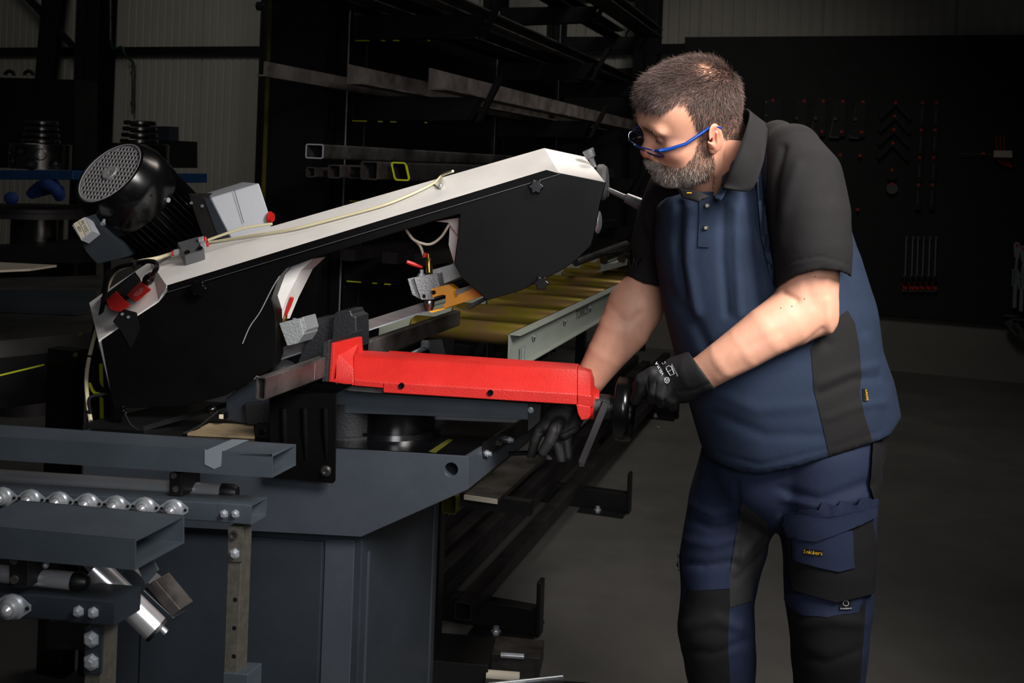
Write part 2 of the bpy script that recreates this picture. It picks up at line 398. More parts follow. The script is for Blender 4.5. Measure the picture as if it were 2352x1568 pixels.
flat([(2282, 346), (2324, 346), (2324, 362), (2282, 361)], -.03, 'cream', 'body', t)
MB().tube([TP(2206, 353), TP(2282, 354)], .004, 6).build('rod', MAT['tool_grey'], t)
m = MB()
for k in range(3):
    m.tube([TP(2290+8*k, 346), TP(2288+9*k, 310)], .005, 5); m.tube(bez([TP(2284+10*k, 362), TP(2300+9*k, 374), TP(2325, 384)], 4), .004, 5)
m.build('wires', MAT['pin'], t)
MB().tube([TP(2255, 353), TP(2262, 353)], .012, 8).build('clip', MAT['pin'], t)
# ------------------------------------------------------------------ cantilever rack
rk = thing('cantilever_rack', 'tall black steel cantilever rack with rows of arms behind the saw', 'rack', (-.75, 4.9, 0))
C1 = P(790, 377, 4.8); C1.z = 0
def post_at(base, front):
    m = MB()
    if front:
        A = P(612, 377, 4.6); A.z = 0; Bp = P(740, 377, 4.52); Bp.z = 0
        m.abox(A, Bp-A, DV*.03, UP*3.6)
        m.build('end_plate', MAT['rack_black'], rk)
        MB().abox(A-(Bp-A).normalized()*.02, (Bp-A).normalized()*.02, DV*.04, UP*3.6).build('edge', MAT['olive'], rk)
        o = MB().lathe(P(608, 14, 4.55), -CV, [(0, .012), (.02, .012), (.02, .02), (.035, .02)], 8).build('bolt', MAT['steel'], rk)
    m = MB(); w = .11
    m.abox(base-CV*w, CV*w, DV*.012, UP*3.6); m.abox(base-CV*w+DV*.2, CV*w, DV*.012, UP*3.6); m.abox(base-CV*(w/2+.01), CV*.02, DV*.2, UP*3.6)
    m.build('column', MAT['rack_black'], rk, bevel=.002)
    MB().abox(base+CV*.001-DV*.002, CV*.004, DV*.006, UP*3.6).build('column_edge', MAT['bright_weld'], rk)
levels = (.68, 1.05, 1.42, 1.79, 2.16, 2.52, 2.9)
cols = [C1, C1+DV*2.1, C1+DV*3.6]
for i, c in enumerate(cols):
    post_at(c, i == 0)
    for z in levels:
        L = .64; m = MB(); s = c+DV*.03; t0, t1 = .115, .10
        m.prism([s+UP*(z-t0), s+CV*(L-.06)+UP*(z-t1), s+CV*L+UP*z, s+UP*z], DV*.07)
        a = m.build('arm', MAT['rack_black'], rk)
        tp = s+CV*(L-.03)+DV*.02
        MB().prism([tp+UP*(z-.11), tp+CV*.03+UP*(z-.10), tp+CV*.13+UP*(z+.1), tp+CV*.10+UP*(z+.1)], DV*.03).build('stop', MAT['rack_black'], rk)
        if i == 0 and z < 2.4 and z > 1:
            for (u0, u1) in ((.02, .09), (.15, .17), (.21, .24), (.38, .39)):
                MB().abox(s+CV*u0+UP*(z-t0-.004)-DV*.001, CV*(u1-u0), DV*.01, UP*.005).build('paint_mark', MAT['lime'], rk)
ct = C1-CV*.005+DV*.05; MB().abox(ct-CV*.004, CV*.004, DV*3.65, UP*2.42).build('back_sheet', MAT['rack_black'], rk)
def profile(kind, near, L, s, mt, label, name, cat, group, t=.006, h=None):
    """open or closed section extruded along DV from near corner (low, left)"""
    h = h or s; m = MB(); p = Vector(near); X = CV
    if kind == 'tube': m.hollow(p, DV, L, s, h, t, CV, r=t*1.8)
    if kind == 'L': m.abox(p, X*t, DV*L, UP*h); m.abox(p+X*t, X*(s-t), DV*L, UP*t)
    if kind == 'T': m.abox(p+X*(s*.55), X*t, DV*L, UP*h); m.abox(p-X*.0, X*s*.55, DV*L, UP*t)
    if kind == 'U': m.abox(p, X*t, DV*L, UP*h); m.abox(p+X*t, X*(s-t), DV*L, UP*t); m.abox(p+X*(s-t), X*t, DV*L, UP*h)
    if kind == 'C': m.abox(p, X*s, DV*L, UP*t); m.abox(p+UP*(h-t), X*s, DV*L, UP*t); m.abox(p, X*t, DV*L, UP*h)
    if kind == 'bar': m.abox(p, X*s, DV*L, UP*h)
    o = m.build(name, MAT[mt], smooth=30 if kind == 'tube' else None); o.data.transform(Matrix.Translation(-p)); o.location = p
    return tag(o, label, cat, group)
G = 'steel sections stored on the rack arms'
Z3 = 1.792
def onlev(px, D, z): q = P(px, 377, D); q.z = z; return q
profile('T', onlev(581, 3.87, Z3), 4.4, .055, 'angle_steel', 'long angle section projecting furthest left over the plate of the rack', 'steel_angle', 'steel bar', G, h=.055)
profile('L', onlev(790, 4.11, Z3), 4.3, .07, 'angle_steel', 'stained steel angle in the middle of the upper arm', 'steel_angle', 'steel bar', G, h=.078)
profile('L', onlev(977, 4.28, Z3), 4.3, .085, 'angle_steel', 'brown steel angle nearest the arm tip on the upper arm', 'steel_angle', 'steel bar', G, h=.09)
Z2 = 1.422
D2 = 4.0
def tubepx(x0, x1, D, z, h, lab, mt='mill_steel', L=3.6, kind='tube'):
    p = onlev(x0, D, z); return profile(kind, p, L, (x1-x0)*D/F*.98, mt, lab, 'steel_tube', 'steel tube', G, t=.005, h=h)
tubepx(703, 728, 4.0, Z2, .040, 'smallest square tube at the left end of the lower tube row')
tubepx(753, 787, 4.0, Z2, .052, 'second square tube from the left in the lower tube row')
tubepx(801, 833, 4.05, Z2, .05, 'third square tube in the row, partly behind the wider brown tube')
tubepx(829, 873, 3.95, Z2, .07, 'wide brown square tube left of the yellow ended tube')
o = tubepx(701, 748, 3.95, Z2+.072, .056, 'rectangular tube with bright cut end lying on top of the row', 'rack_steel')
MB().hollow(Vector(o.location)-DV*.002, DV, .004, (748-701)*3.95/F*.98, .056, .005, CV, r=.009).build('cut_end', MAT['bright_weld'], o)
o = tubepx(903, 942, 3.97, Z2, .07, 'slanted square tube with yellow painted end', 'mill_dark')
e = MB().hollow(Vector(o.location)-DV*.003+CV*-.001, DV, .008, (942-903)*3.97/F, .071, .006, CV, r=.012).build('yellow_end', MAT['lime'], o)
for me_, z0 in ((o.data, 0), (e.data, o.location.z)):
    for v_ in me_.vertices: v_.co += CV*(-.28*(v_.co.z-z0-.035))
Z4 = 2.162
for i, (u, k, s, mt) in enumerate(((.06, 'U', .09, 'rack_black'), (.2, 'C', .1, 'rack_steel'), (.36, 'U', .09, 'rack_black'), (.5, 'C', .07, 'rack_steel'))):
    p = C1+CV*u-DV*(1.35-.3*i); p.z = Z4
    profile(k, p, 4.7, s, mt, ['dark channel nearest the columns on the high arm', 'channel section second from the columns on the high arm', 'dark channel third from the columns on the high arm', 'channel nearest the arm tips on the high arm'][i], 'steel_channel', 'steel bar', 'channels on the high rack arms', h=.06)
Z5 = 2.522
for i, (px_, D_, s, mt) in enumerate(((1287, 6.0, .16, 'rack_steel'), (1230, 6.4, .1, 'rack_black'), (1110, 5.6, .1, 'rack_black'))):
    p = P(px_, 377, D_); p.z = Z5
    profile('C', p, (2.3, 2.0, 2.9)[i], s, mt, ['wide grey channel on the highest arms near the wall', 'narrow channel beside the wide grey channel on the highest arms', 'dark channel over the first bay of the highest arms'][i], 'steel_channel', 'steel bar', 'channels on the highest rack arms', h=.07)
for i, u in enumerate((.1, .3, .45)):
    p = C1+CV*u-DV*.2+UP*1.052
    profile('bar', p, 3.8, .07, 'mill_dark', ['flat bar nearest the columns behind the saw arm', 'flat bar in the middle behind the saw arm', 'flat bar near the arm tips behind the saw arm'][i], 'flat_bar', 'steel bar', 'flat bars behind the raised saw arm', h=.05)
# ------------------------------------------------------------------ floor cradles and long tubes
for (px_, py_, L, lab) in ((1228, 1463, .95, 'black low floor cradle nearest the camera with upright end stop'), (1438, 1180, .95, 'black low floor cradle in the middle beside the man\'s leg'), (1552, 962, .95, 'black low floor cradle furthest back behind the gloved hand')):
    t = thing('floor_cradle', lab, 'cradle', PZ(px_, py_, 0), 'low cradles carrying the tubes on the floor')
    e = PZ(px_, py_, 0)
    MB().abox(e-CV*L, CV*L, DV*.05, UP*.085).build('beam', MAT['rack_black'], t, bevel=.002)
    MB().abox(e, CV*.014, DV*.05, UP*.175).build('end_stop', MAT['rack_black'], t, bevel=.004)
    MB().abox(e-CV*.2-DV*.07, CV*.2, DV*.18, UP*.008).build('foot_plate', MAT['rack_black'], t)
    MB().lathe(e-CV*.12-DV*.03+UP*.008, UP, [(0, .016), (.006, .016), (.006, .01), (.018, .01)], 6).build('bolt', MAT['zinc'], t)
e = PZ(1228, 1463, 0); GT = 'long tubes lying on the floor cradles'
for i, (u, k, L, s, lab) in enumerate(((.26, .087, 4.6, .055, 'long square tube nearest the walkway on the cradles'), (.38, .087, 4.4, .05, 'lower long tube second from the walkway on the cradles'),
        (.38, .139, 4.4, .05, 'upper long tube stacked second from the walkway'), (.50, .087, 4.2, .06, 'long tube third from the walkway on the cradles'),
        (.62, .087, 4.2, .09, 'wide long tube fourth from the walkway on the cradles'), (.76, .087, 4.0, .09, 'long tube furthest from the walkway behind the saw cabinet'))):
    p = e-CV*u-DV*(.16-.03*i)+UP*k
    profile('tube', p+CV*.045, L, s, 'mill_dark', lab, 'long_tube', 'steel tube', GT, t=.004)
# scrap on the floor
def scrap(kind, px_, py_, z, L, s, h, mt, name, lab, cat, yaw):
    a = math.radians(yaw); x = Vector((math.cos(a), -math.sin(a), 0)); y = Vector((math.sin(a), math.cos(a), 0)); p = PZ(px_, py_, z); m = MB()
    if kind == 'box': m.abox(p, x*L, y*s, UP*h)
    if kind == 'pipe': m.lathe(p+UP*s, x, [(0, s*.8), (0, s), (L, s), (L, s*.8), (.001, s*.8)], 20)
    if kind == 'tilt': m.abox(p, x*L, y*.004+UP*.0, UP*h)
    return tag(m.build(name, MAT[mt], smooth=40 if kind == 'pipe' else None, bevel=.001 if kind != 'pipe' else 0), lab, cat)
scrap('box', 985, 1568, 0, .17, .18, .065, 'rack_black', 'scrap_box', 'dark steel offcut at the foot of the saw cabinet', 'offcut', 6)
scrap('box', 985, 1494, .0, .23, .012, .047, 'mill_steel', 'flat_offcut', 'flat steel plate offcut standing on edge by the cabinet', 'offcut', 3)
scrap('pipe', 1150, 1510, .06, .068, .008, 0, 'zinc', 'pipe_offcut', 'short silver pipe offcut lying on the brown block', 'offcut', 4)
scrap('box', 1118, 1545, 0, .155, .12, .058, 'mill_steel', 'steel_block', 'brown rusty steel block among the floor offcuts', 'offcut', 8)
scrap('pipe', 1117, 1560, .02, .095, .014, 0, 'cream', 'pipe_offcut', 'short cream coloured pipe in front of the brown block', 'offcut', 5)
scrap('pipe', 1122, 1582, .02, .22, .009, 0, 'zinc', 'pipe_offcut', 'long thin silver pipe at the bottom edge of the photo', 'offcut', -16)
scrap('box', 1110, 1600, 0, .3, .06, .03, 'rack_black', 'channel_offcut', 'black channel offcut lowest at the bottom edge', 'offcut', 3)
scrap('box', 1508, 985, 0, .018, .02, .012, 'wood', 'small_offcut', 'tiny pale offcut lying alone on the floor behind the handwheel', 'offcut', 10)
# ------------------------------------------------------------------ roller conveyor behind the saw
cvt = thing('roller_conveyor', 'roller conveyor with brassy rollers and pale grey side rails behind the saw', 'conveyor', PZ(1168, 1400, 0))
RN = P(1168, 766, 3.27); zt = RN.z; LR = 3.3; hh = .106
def rail(p, s, name):
    # C channel opening outward (s = +1: towards the walkway)
    m = MB(); t = .004; fl = .04
    m.abox(p-UP*hh, CV*t*s, DV*LR, UP*hh); m.abox(p-UP*t, CV*fl*s, DV*LR, UP*t); m.abox(p-UP*hh, CV*fl*s, DV*LR, UP*t)
    return m.build(name, MAT['rail_paint'], cvt)
wid = .44
rr_ = rail(RN+CV*0, 1, 'side_rail'); rl = rail(RN-CV*wid, -1, 'side_rail')
for k in range(8):
    c = RN+DV*(.26+.40*k)-UP*.045
    r = MB().lathe(c-CV*(wid-.004), CV, [(0, .012), (.006, .034), (.012, .037), (wid-.02, .037), (wid-.012, .034), (wid-.006, .012)], 40).build('roller', MAT['passivated'], cvt, smooth=35)
    MB().lathe(c-CV*.004, CV, [(0, .006), (.018, .006)], 6).build('axle', MAT['zinc'], cvt)
    MB().tube([c+CV*.006+UP*.012+DV*.02*math.cos(a) + UP*.02*math.sin(a)-UP*.01 for a in [math.pi*j/8+math.pi for j in range(9)]], .0012, 5).build('notch', MAT['ink'], cvt)
lp = RN+DV*.2-UP*hh
b_ = RN+DV*.09+CV*.022-UP*(hh-.002)
MB().lathe(b_, UP, [(0, .011), (.007, .011), (.007, .0055), (.052, .0055), (.052, 0)], 6).build('bolt', MAT['zinc'], cvt)
def railtext(x, y):
    o = RN+DV*.93+CV*.0052-UP*.05
    return o+DV*x+UP*y
text('TORROS', railtext, 'lettering', MAT['ink'], cvt, .036, .2)
for d in (.5, 2.6):
    for w_ in (wid-.05,):
        p = RN+DV*d-CV*(w_+.05)-UP*hh; MB().abox(Vector((p.x, p.y, 0)), CV*.05, DV*.05, UP*(zt-hh)).build('leg', MAT['rack_black'], cvt)
MB().abox(RN+DV*.5-CV*wid-UP*.45, CV*wid, DV*.05, UP*.06).build('cross_beam', MAT['olive'], cvt)
pl_ = RN-DV*.1-CV*.16; q = P(1066, 1146, 2.95)
MB().abox(q, CV*.10, DV*1.2, UP*.012).build('shelf_plate', MAT['rack_steel'], cvt)
MB().abox(q-DV*.003, CV*.10, DV*.004, UP*.013).build('shelf_plate_edge', MAT['cream'], cvt)
MB().abox(q-CV*.04-UP*.04+DV*.05, CV*.22, DV*.03, UP*.04).build('shelf_bracket', MAT['mill_dark'], cvt)
MB().hollow(q-CV*.075-UP*.055+DV*.02, DV, .3, .045, .055, .003, CV, r=.008).build('shelf_tube', MAT['olive'], cvt)
# stand rods just behind the vise
sd = thing('rod_stand', 'black adjustable stand with grey rods behind the red vise arm', 'stand', P(985, 860, 3.0))
MB().tube([P(925, 822, 2.95), P(1005, 786, 3.1)], .007).build('rod', MAT['zinc'], sd, smooth=40)
MB().tube([P(870, 822, 2.95), P(985, 768, 3.1)], .006).build('rod', MAT['olive'], sd, smooth=40)
m = MB(); m.prism([P(975, 782, 3.05), P(1015, 778, 3.05), P(1028, 835, 3.05), P(1000, 835, 3.05)], DV*.02); m.build('bracket', MAT['rack_black'], sd)
lo = P(1012, 835, 3.06); MB().abox(Vector((lo.x-.02, lo.y, 0)), CV*.04, DV*.04, UP*lo.z).build('post', MAT['rack_black'], sd)
MB().lathe(P(970, 790, 3.02), CV, [(0, .012), (.02, .012)], 6).build('nut', MAT['zinc'], sd)
# pipes on a white angle behind the conveyor
pg = 'steel pipes lying beyond the conveyor'
for i, (x, y) in enumerate(((1387, 597), (1428, 594))):
    c = P(x, y, 5.3); r = .022
    tag(MB().lathe(c, DV, [(0, r*.72), (0, r), (1.2, r), (1.2, r*.72), (.001, r*.72)], 24).build('round_pipe', MAT['turned'], smooth=40), ['left', 'right'][i]+' of the two round pipes with open ends beyond the conveyor', 'pipe', pg)
tag(MB().tube([P(1322, 603, 5.1), P(1438, 560, 5.6)], .019, 14).build('round_pipe', MAT['rack_steel'], smooth=40), 'long grey pipe lying slanted behind the two open pipe ends', 'pipe', pg)
o = MB().prism([P(1380, 607, 5.3), P(1450, 600, 5.3), P(1450, 606, 5.3), P(1384, 623, 5.3), P(1368, 624, 5.3), P(1380, 619, 5.3)], DV*1.2).build('angle_rest', MAT['rail_paint'])
tag(o, 'pale angle profile carrying the round pipes beyond the conveyor', 'rail')
lo = P(1400, 624, 5.6); MB().abox(Vector((lo.x, lo.y, 0)), CV*.05, DV*.05, UP*lo.z).build('leg', MAT['rack_black'], o)
# ------------------------------------------------------------------ left background
DB = 5.6
def gz(v): return Vector((v.x, v.y, 0))
pr = thing('press_machine', 'dark blue framed machine in the far left background', 'machine', gz(P(100, 500, DB)))
MB().prism([P(-60, 390, DB), P(168, 391, DB), P(168, 413, DB), P(-60, 412, DB)], DV*.9).build('table_beam', MAT['blue_paint'], pr, bevel=.004)
MB().prism([P(385, 398, DB+1), P(412, 398, DB+1), P(412, 420, DB+1), P(385, 420, DB+1)], DV*.3).build('table_end', MAT['blue_paint'], pr, bevel=.004)
MB().prism([P(-60, 176, DB+.8), P(172, 183, DB+.8), P(172, 385, DB+.8), P(-60, 385, DB+.8)], DV*.2).build('housing', MAT['black'], pr)
for x in (22, 66): MB().tube([P(x+10*math.cos(a), 173-10*math.sin(a), DB+.9) for a in [math.pi*k/8 for k in range(9)]], .012, 8).build('lifting_eye', MAT['rack_black'], pr)
lo = P(60, 480, DB); MB().lathe(P(75, 482, DB+.4), UP, [(-.03, .42), (0, .42), (0, .36), (.02, .36)], 40).build('turntable', MAT['mill_dark'], pr, smooth=40)
c = P(84, 565, DB+.4); MB().lathe(gz(c), UP, [(0, .22), (c.z, .22), (c.z, .14), (c.z+.2, .14)], 30).build('pedestal', MAT['mill_dark'], pr, smooth=40)
MB().lathe(P(90, 560, DB+.35), UP, [(0, .10), (.17, .10)], 24).build('pillar', MAT['turned'], pr, smooth=40)
m = MB(); m.prism([P(-40, 565, DB-.3), P(190, 568, DB-.3), P(190, 604, DB-.3), P(-40, 604, DB-.3)], DV*1.3); m.build('lower_table', MAT['black'], pr)
for (cx, D_, lab) in ((92, 5.75, 'left'), (318, 6.0, 'right')):
    k = D_/F; b0 = P(cx, 388, D_+.2); w_ = 69*k
    t = thing('tool_turret', f'{lab} round steel turret block with bores on the blue machine', 'tooling', b0)
    MB().lathe(b0, UP, [(0, w_), (58*k, w_), (60*k, w_*.97), (60*k, 0)], 40).build('block', MAT['turned'], t, smooth=40)
    for j, (dx, dy) in enumerate(((-55, 25), (-17, 19), (28, 25), (55, 45), (-40, 42), (9, 48))):
        p = b0+UP*((60-dy)*k)+Vector((dx*k, -math.sqrt(max(w_**2-(dx*k)**2, 0)), 0)); n = Vector((dx*k, -math.sqrt(max(w_**2-(dx*k)**2, 0)), 0)).normalized()
        MB().lathe(p-n*.01, n, [(0, .012), (.012, .012)], 6).build('bore_bolt', MAT['steel'], t)
        MB().lathe(p-n*.02, n, [(.0, .034), (.021, .034), (.022, .028), (.004, .026), (.004, 0)], 20).build('bore', MAT['black_gloss'], t, smooth=40)
    for j in range(4):
        rr = (37+j*2.2)*k; z0 = (60+44-j*14.5)*k
        tag(MB().lathe(b0+UP*z0, UP, [(0, rr*.9), (0, rr*.95), (2*k, rr), (8*k, rr), (10*k, rr*.96), (10*k, rr*.6), (0, rr*.6)], 48).build('steel_ring', MAT['turned'], smooth=25),
            f'{["top", "second", "third", "lowest"][j]} steel ring of the stack on the {lab} turret', 'ring', f'steel rings stacked on the {lab} turret')
    MB().lathe(b0+UP*60*k, UP, [(0, rr*.5), (54*k, rr*.5)], 20).build('spindle', MAT['black'], t)
tag(MB().prism([P(340, 290, 6.5), P(388, 290, 6.5), P(388, 322, 6.5), P(340, 322, 6.5)], DV*.1).build('junction_box', MAT['slate_dark']), 'dark grey electrical box on the wall behind the right turret rings', 'box')
MB().prism([P(341, 322, 6.45), P(387, 322, 6.45), P(387, 385, 6.45), P(341, 385, 6.45)], DV*.3).build('block', MAT['black'], pr)
bm_ = MB()
for k in range(5): bm_.tube(bez([P(72+12*k, 446-3*k, 5.7), P(92+8*k, 428-k, 5.65), P(112+4*k, 424+3*k, 5.6), P(138, 440+3*k, 5.65)], 5), .03, 10)
tag(bm_.build('blue_cloth', MAT['blue_cloth'], smooth=80), 'crumpled blue cloth lying under the left turret block', 'cloth')
tag(MB().ball(P(26, 455, 5.6), .035, 12, (1.2, .6, 1)).build('blue_rag', MAT['blue_cloth'], smooth=80), 'small blue lump left of the crumpled cloth', 'cloth')
# welding tables
wt = thing('welding_table', 'black steel table with lime edge strips left of the saw', 'table', gz(P(80, 700, 3.6)))
ZT = .93
top = [PZ(-60, 640, ZT), PZ(232, 632, ZT), PZ(226, 762, ZT), PZ(-60, 788, ZT)]
MB().prism([v-UP*.05 for v in top], UP*.05).build('table_top', MAT['table_steel'], wt)
MB().prism([PZ(-60, 668, ZT+.002), PZ(222, 670, ZT+.002), PZ(218, 716, ZT+.002), PZ(170, 724, ZT+.002), PZ(-60, 714, ZT+.002)], UP*.006).build('loose_plate', MAT['slate_dark'], wt)
MB().prism([PZ(-60, 604, ZT), PZ(130, 613, ZT), PZ(70, 622, ZT), PZ(-60, 628, ZT)], UP*.01).build('pale_plate', MAT['cream'], wt)
m = MB(); a_ = PZ(-60, 788, ZT); b_ = PZ(226, 762, ZT)
m.prism([a_-UP*.05, b_-UP*.05, b_-UP*.2, a_-UP*.2], DV*.05); m.build('apron', MAT['rack_black'], wt)
MB().prism([P(-10, 862, 2.9), P(90, 838, 2.95), P(90, 842, 2.95), P(-10, 866, 2.9)], DV*.02).build('edge_strip', MAT['lime'], wt)
MB().tube([P(232, 835, 2.95), P(234, 960, 2.95)], .006, 8).build('edge_strip', MAT['lime'], wt)
for (x, y) in ((184, 769), (218, 812), (174, 815)):
    MB().lathe(P(x, y, 2.9), -DV, [(0, .007), (.004, .007), (.004, .004), (.008, .004)], 6).build('bolt', MAT['olive'], wt)
for x in (110, 205):
    A = P(x, 800, 2.98); MB().abox(gz(A), CV*.09, DV*.05, UP*(A.z)).build('leg', MAT['rack_black'], wt)
# ------------------------------------------------------------------ saw base
FP = Plane(P(1075, 1048, 2.31), 7); MU = FP.u; MN = FP.n
ZD = P(1075, 1048, 2.31).z
bs = thing('bandsaw', 'slate grey metal bandsaw with raised white head, black motor and red vise arm', 'bandsaw', gz(P(700, 1500, 2.5)))
SAW = bs
def fpoly(pl, pts): return [pl(*q) for q in pts]
tray = MB().prism(fpoly(FP, [(190, 989), (1075, 1048), (1075, 1124), (830, 1233), (190, 1199)]), DV*.52).build('tray', MAT['slate'], bs, bevel=.0015)
cc = MB(); h = FP(1036, 1078); cc.lathe(h-MN*.03, MN, [(0, .0148), (.12, .0148)], 32); cut(tray, cc)
MB().lathe(h+MN*.09, MN, [(0, .03), (.01, .03)], 20).build('hole_back', MAT['black'], bs)
MB().prism([PZ(200, 992, ZD), PZ(1068, 1046, ZD), PZ(1190, 972, ZD), PZ(300, 935, ZD)], UP*.0012).build('deck_sheet', MAT['black_gloss'], bs)
# fine raised trough edge, pedestal, bed
cabf = FP.off(.03)
A, B2 = cabf(260, 1205), cabf(833, 1236)
zc = B2.z
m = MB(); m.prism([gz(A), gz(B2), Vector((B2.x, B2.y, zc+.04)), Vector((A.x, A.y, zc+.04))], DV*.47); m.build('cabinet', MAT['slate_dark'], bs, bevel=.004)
pnl = FP.off(.027)
C0, C1_ = pnl(747, 1230), pnl(815, 1236)
MB().prism([gz(C0)+UP*.02, gz(C1_)+UP*.02, Vector((C1_.x, C1_.y, zc-.005)), Vector((C0.x, C0.y, zc-.01))], MN*.01).build('corner_panel', MAT['slate'], bs, bevel=.002)
C0, C1_ = FP.off(.026)(330, 1225), FP.off(.026)(742, 1230)
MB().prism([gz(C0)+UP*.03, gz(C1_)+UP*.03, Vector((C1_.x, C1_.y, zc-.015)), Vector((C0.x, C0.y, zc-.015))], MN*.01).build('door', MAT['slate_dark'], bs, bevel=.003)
e1 = B2+DV*.03+CV*.001
for t_ in (.03, .43):
    MB().abox(gz(B2)+DV*t_+UP*.02, MU*.003, DV*.006, UP*(zc-.06)).build('side_seam', MAT['slate'], bs)
# side bracket with bolts
sp = Plane(FP(1075, 1048), n=CV)
def sidepoly(pts, th=.004, off=0): return [Plane(sp.p+CV*off, n=CV)(*q) for q in pts]
MB().prism(sidepoly([(1109, 1017), (1240, 938), (1240, 975), (1111, 1054)], off=.003), -CV*.003).build('side_bracket', MAT['black'], bs)
for (x, y, mt) in ((1116, 1041, 'zinc'), (1141, 1020, 'black'), (1168, 1010, 'zinc')):
    MB().lathe(sidepoly([(x, y)], off=.003)[0], CV, [(0, .008), (.006, .008), (.006, .0055), (.013, .0055)], 12).build('bolt', MAT[mt], bs, smooth=40)
# guard plate
GPl = FP.off(-.03)
gp = [(618, 899), (625, 888), (668, 893), (770, 900), (773, 905), (770, 1104), (764, 1110), (624, 1097), (620, 1090)]
gd = MB().prism(fpoly(GPl, gp), MN*.004).build('guard_plate', MAT['black_satin'], bs, bevel=.0012)
for x in (652, 700, 747):
    a = GPl(x, 932); b = GPl(x+3, 1055); m = MB(); m.tube([a+UP*-.002, a+(b-a)*.04, a+(b-a)*.5, b], [.003, .0085, .0085, .003], 12)
    m.build('rib', MAT['black_satin'], gd, smooth=60)
MB().prism([GPl(672, 905), GPl(773, 903), GPl(808, 885), GPl(718, 884)], UP*.003).build('guard_lip', MAT['black_gloss'], gd)
for (x, y) in ((640, 1076), (749, 1081)):
    p = GPl(x, y)
    MB().lathe(p, -MN, [(0, .012), (.0015, .012), (.0015, .0085), (.009, .0085), (.009, .0045), (.004, .004), (.004, 0)], 24).build('bolt', MAT['steel'], gd, smooth=40)
MB().prism(fpoly(GPl.off(.06), [(585, 975), (618, 975), (618, 1010), (585, 1012)]), MN*.02).build('bracket', MAT['black'], bs, bevel=.001)
MB().lathe(GPl.off(.06)(602, 992), -MN, [(0, .007), (.004, .007)], 16).build('bracket_bolt', MAT['black_gloss'], bs, smooth=40)
# vise bed
VB = Plane(P(1213, 962, 2.36), 7)
bed = MB().prism(fpoly(VB, [(770, 896), (1213, 926), (1213, 964), (770, 948)]), DV*.14).build('vise_bed', MAT['slate_blue'], bs, bevel=.002)
MB().prism(fpoly(VB.off(-.002), [(1213, 926), (1243, 928), (1240, 966), (1213, 990)]), DV*.14).build('bed_end', MAT['black'], bs)
MB().lathe(VB.off(-.004)(1219, 941), -MN, [(0, .007), (.003, .007), (.003, .005), (.008, .005)], 12).build('bed_bolt', MAT['zinc'], bs, smooth=40)
pc = PZ(905, 985, ZD+.001)
MB().lathe(pc, UP, [(0, .115), (.012, .112), (.012, .1), (.075, .1)], 48).build('pedestal', MAT['black_gloss'], bs, smooth=30)
pc = PZ(790, 995, ZD+.001)
MB().lathe(pc+DV*.02, UP, [(0, .085), (.006, .085), (.006, .07), (.08, .07)], 40).build('pedestal', MAT['black_cast'], bs, smooth=30)
MB().prism([PZ(985, 1037, ZD+.0012), PZ(1000, 1040, ZD+.0012), PZ(1040, 1010, ZD+.0012), PZ(1030, 1008, ZD+.0012)], UP*.0008).build('painted_reflection', MAT['olive'], bs)  # yellow reflection of the rollers on the deck, painted as an olive strip
# material under left: sludge and swivel casting
tag(MB().prism([PZ(430, 1000, ZD+.002), PZ(585, 1008, ZD+.002), PZ(582, 979, ZD+.002), PZ(480, 977, ZD+.002)], UP*.006).build('sludge', MAT['dust']), 'brown layer of saw dust lying on the tray beside the guard plate', 'sawdust', kind='stuff')
m = MB(); BL = FP.off(.10)
MB().prism(fpoly(BL, [(517, 915), (560, 880), (625, 880), (625, 975), (585, 978), (517, 965)]), DV*.12).build('swivel_block', MAT['slate_dark'], bs, bevel=.004)
MB().prism(fpoly(BL.off(-.012), [(560, 925), (622, 925), (622, 978), (566, 975)]), DV*.1).build('swivel_step', MAT['black_cast'], bs, bevel=.003)
MB().prism([PZ(190, 983, ZD), PZ(330, 990, ZD), PZ(520, 935, ZD+.02), PZ(420, 930, ZD+.02)], UP*.012).build('deck_ramp', MAT['black'], bs)
lc = thing('hose_clamp_cable', 'black cable with small clamp and white tag beside the swivel block', 'cable', P(490, 945, 2.46))
MB().tube(bez([P(500, 945, 2.46), P(478, 962, 2.44), P(455, 980, 2.42), P(420, 996, 2.4)]), .0035, 8).build('cable', MAT['rubber'], lc, smooth=60)
MB().ball(P(485, 940, 2.47), .012, 12, (1.2, 1, .9)).build('knob', MAT['black_gloss'], lc, smooth=60)
MB().prism([P(498, 946, 2.46), P(513, 946, 2.46), P(514, 964, 2.46), P(500, 963, 2.46)], DV*.02).build('fitting', MAT['black_gloss'], lc, bevel=.002)
MB().prism([P(503, 952, 2.455), P(511, 952, 2.455), P(511, 962, 2.455), P(503, 961, 2.455)], DV*.004).build('tag', MAT['cream'], lc)
# ------------------------------------------------------------------ vise
vz = None
VA = Plane(P(1340, 930, 2.27), 7)
def sect(px_, ys, ds):   # section points at image column px_: (y, depth offset)
    return [Plane(VA.p+MN*d, n=MN)(px_, y) for y, d in zip(ys, ds)]
L0 = sect(880, (902, 878, 826, 820), (.0, .0, .045, .055)); R0 = sect(1326, (930, 905, 853, 848), (.0, .0, .045, .055))
L0 += [L0[3]+MN*.07, L0[0]+MN*.125]; R0 += [R0[3]+MN*.07, R0[0]+MN*.125]
Lm = sect(812, (893, 872, 821, 816), (.0, .0, .045, .055)); Lm += [Lm[3]+MN*.07, Lm[0]+MN*.125]
LmB = sect(812, (886, 872, 821, 816), (.0, .0, .045, .055)); LmB += [LmB[3]+MN*.07, LmB[0]+MN*.125]
m = MB(); m.prism(L0, R0); m.prism(LmB, [sect(880, (892, 878, 826, 820), (0, 0, .045, .055))[i] for i in range(4)]+[L0[4], L0[5]+UP*.009])
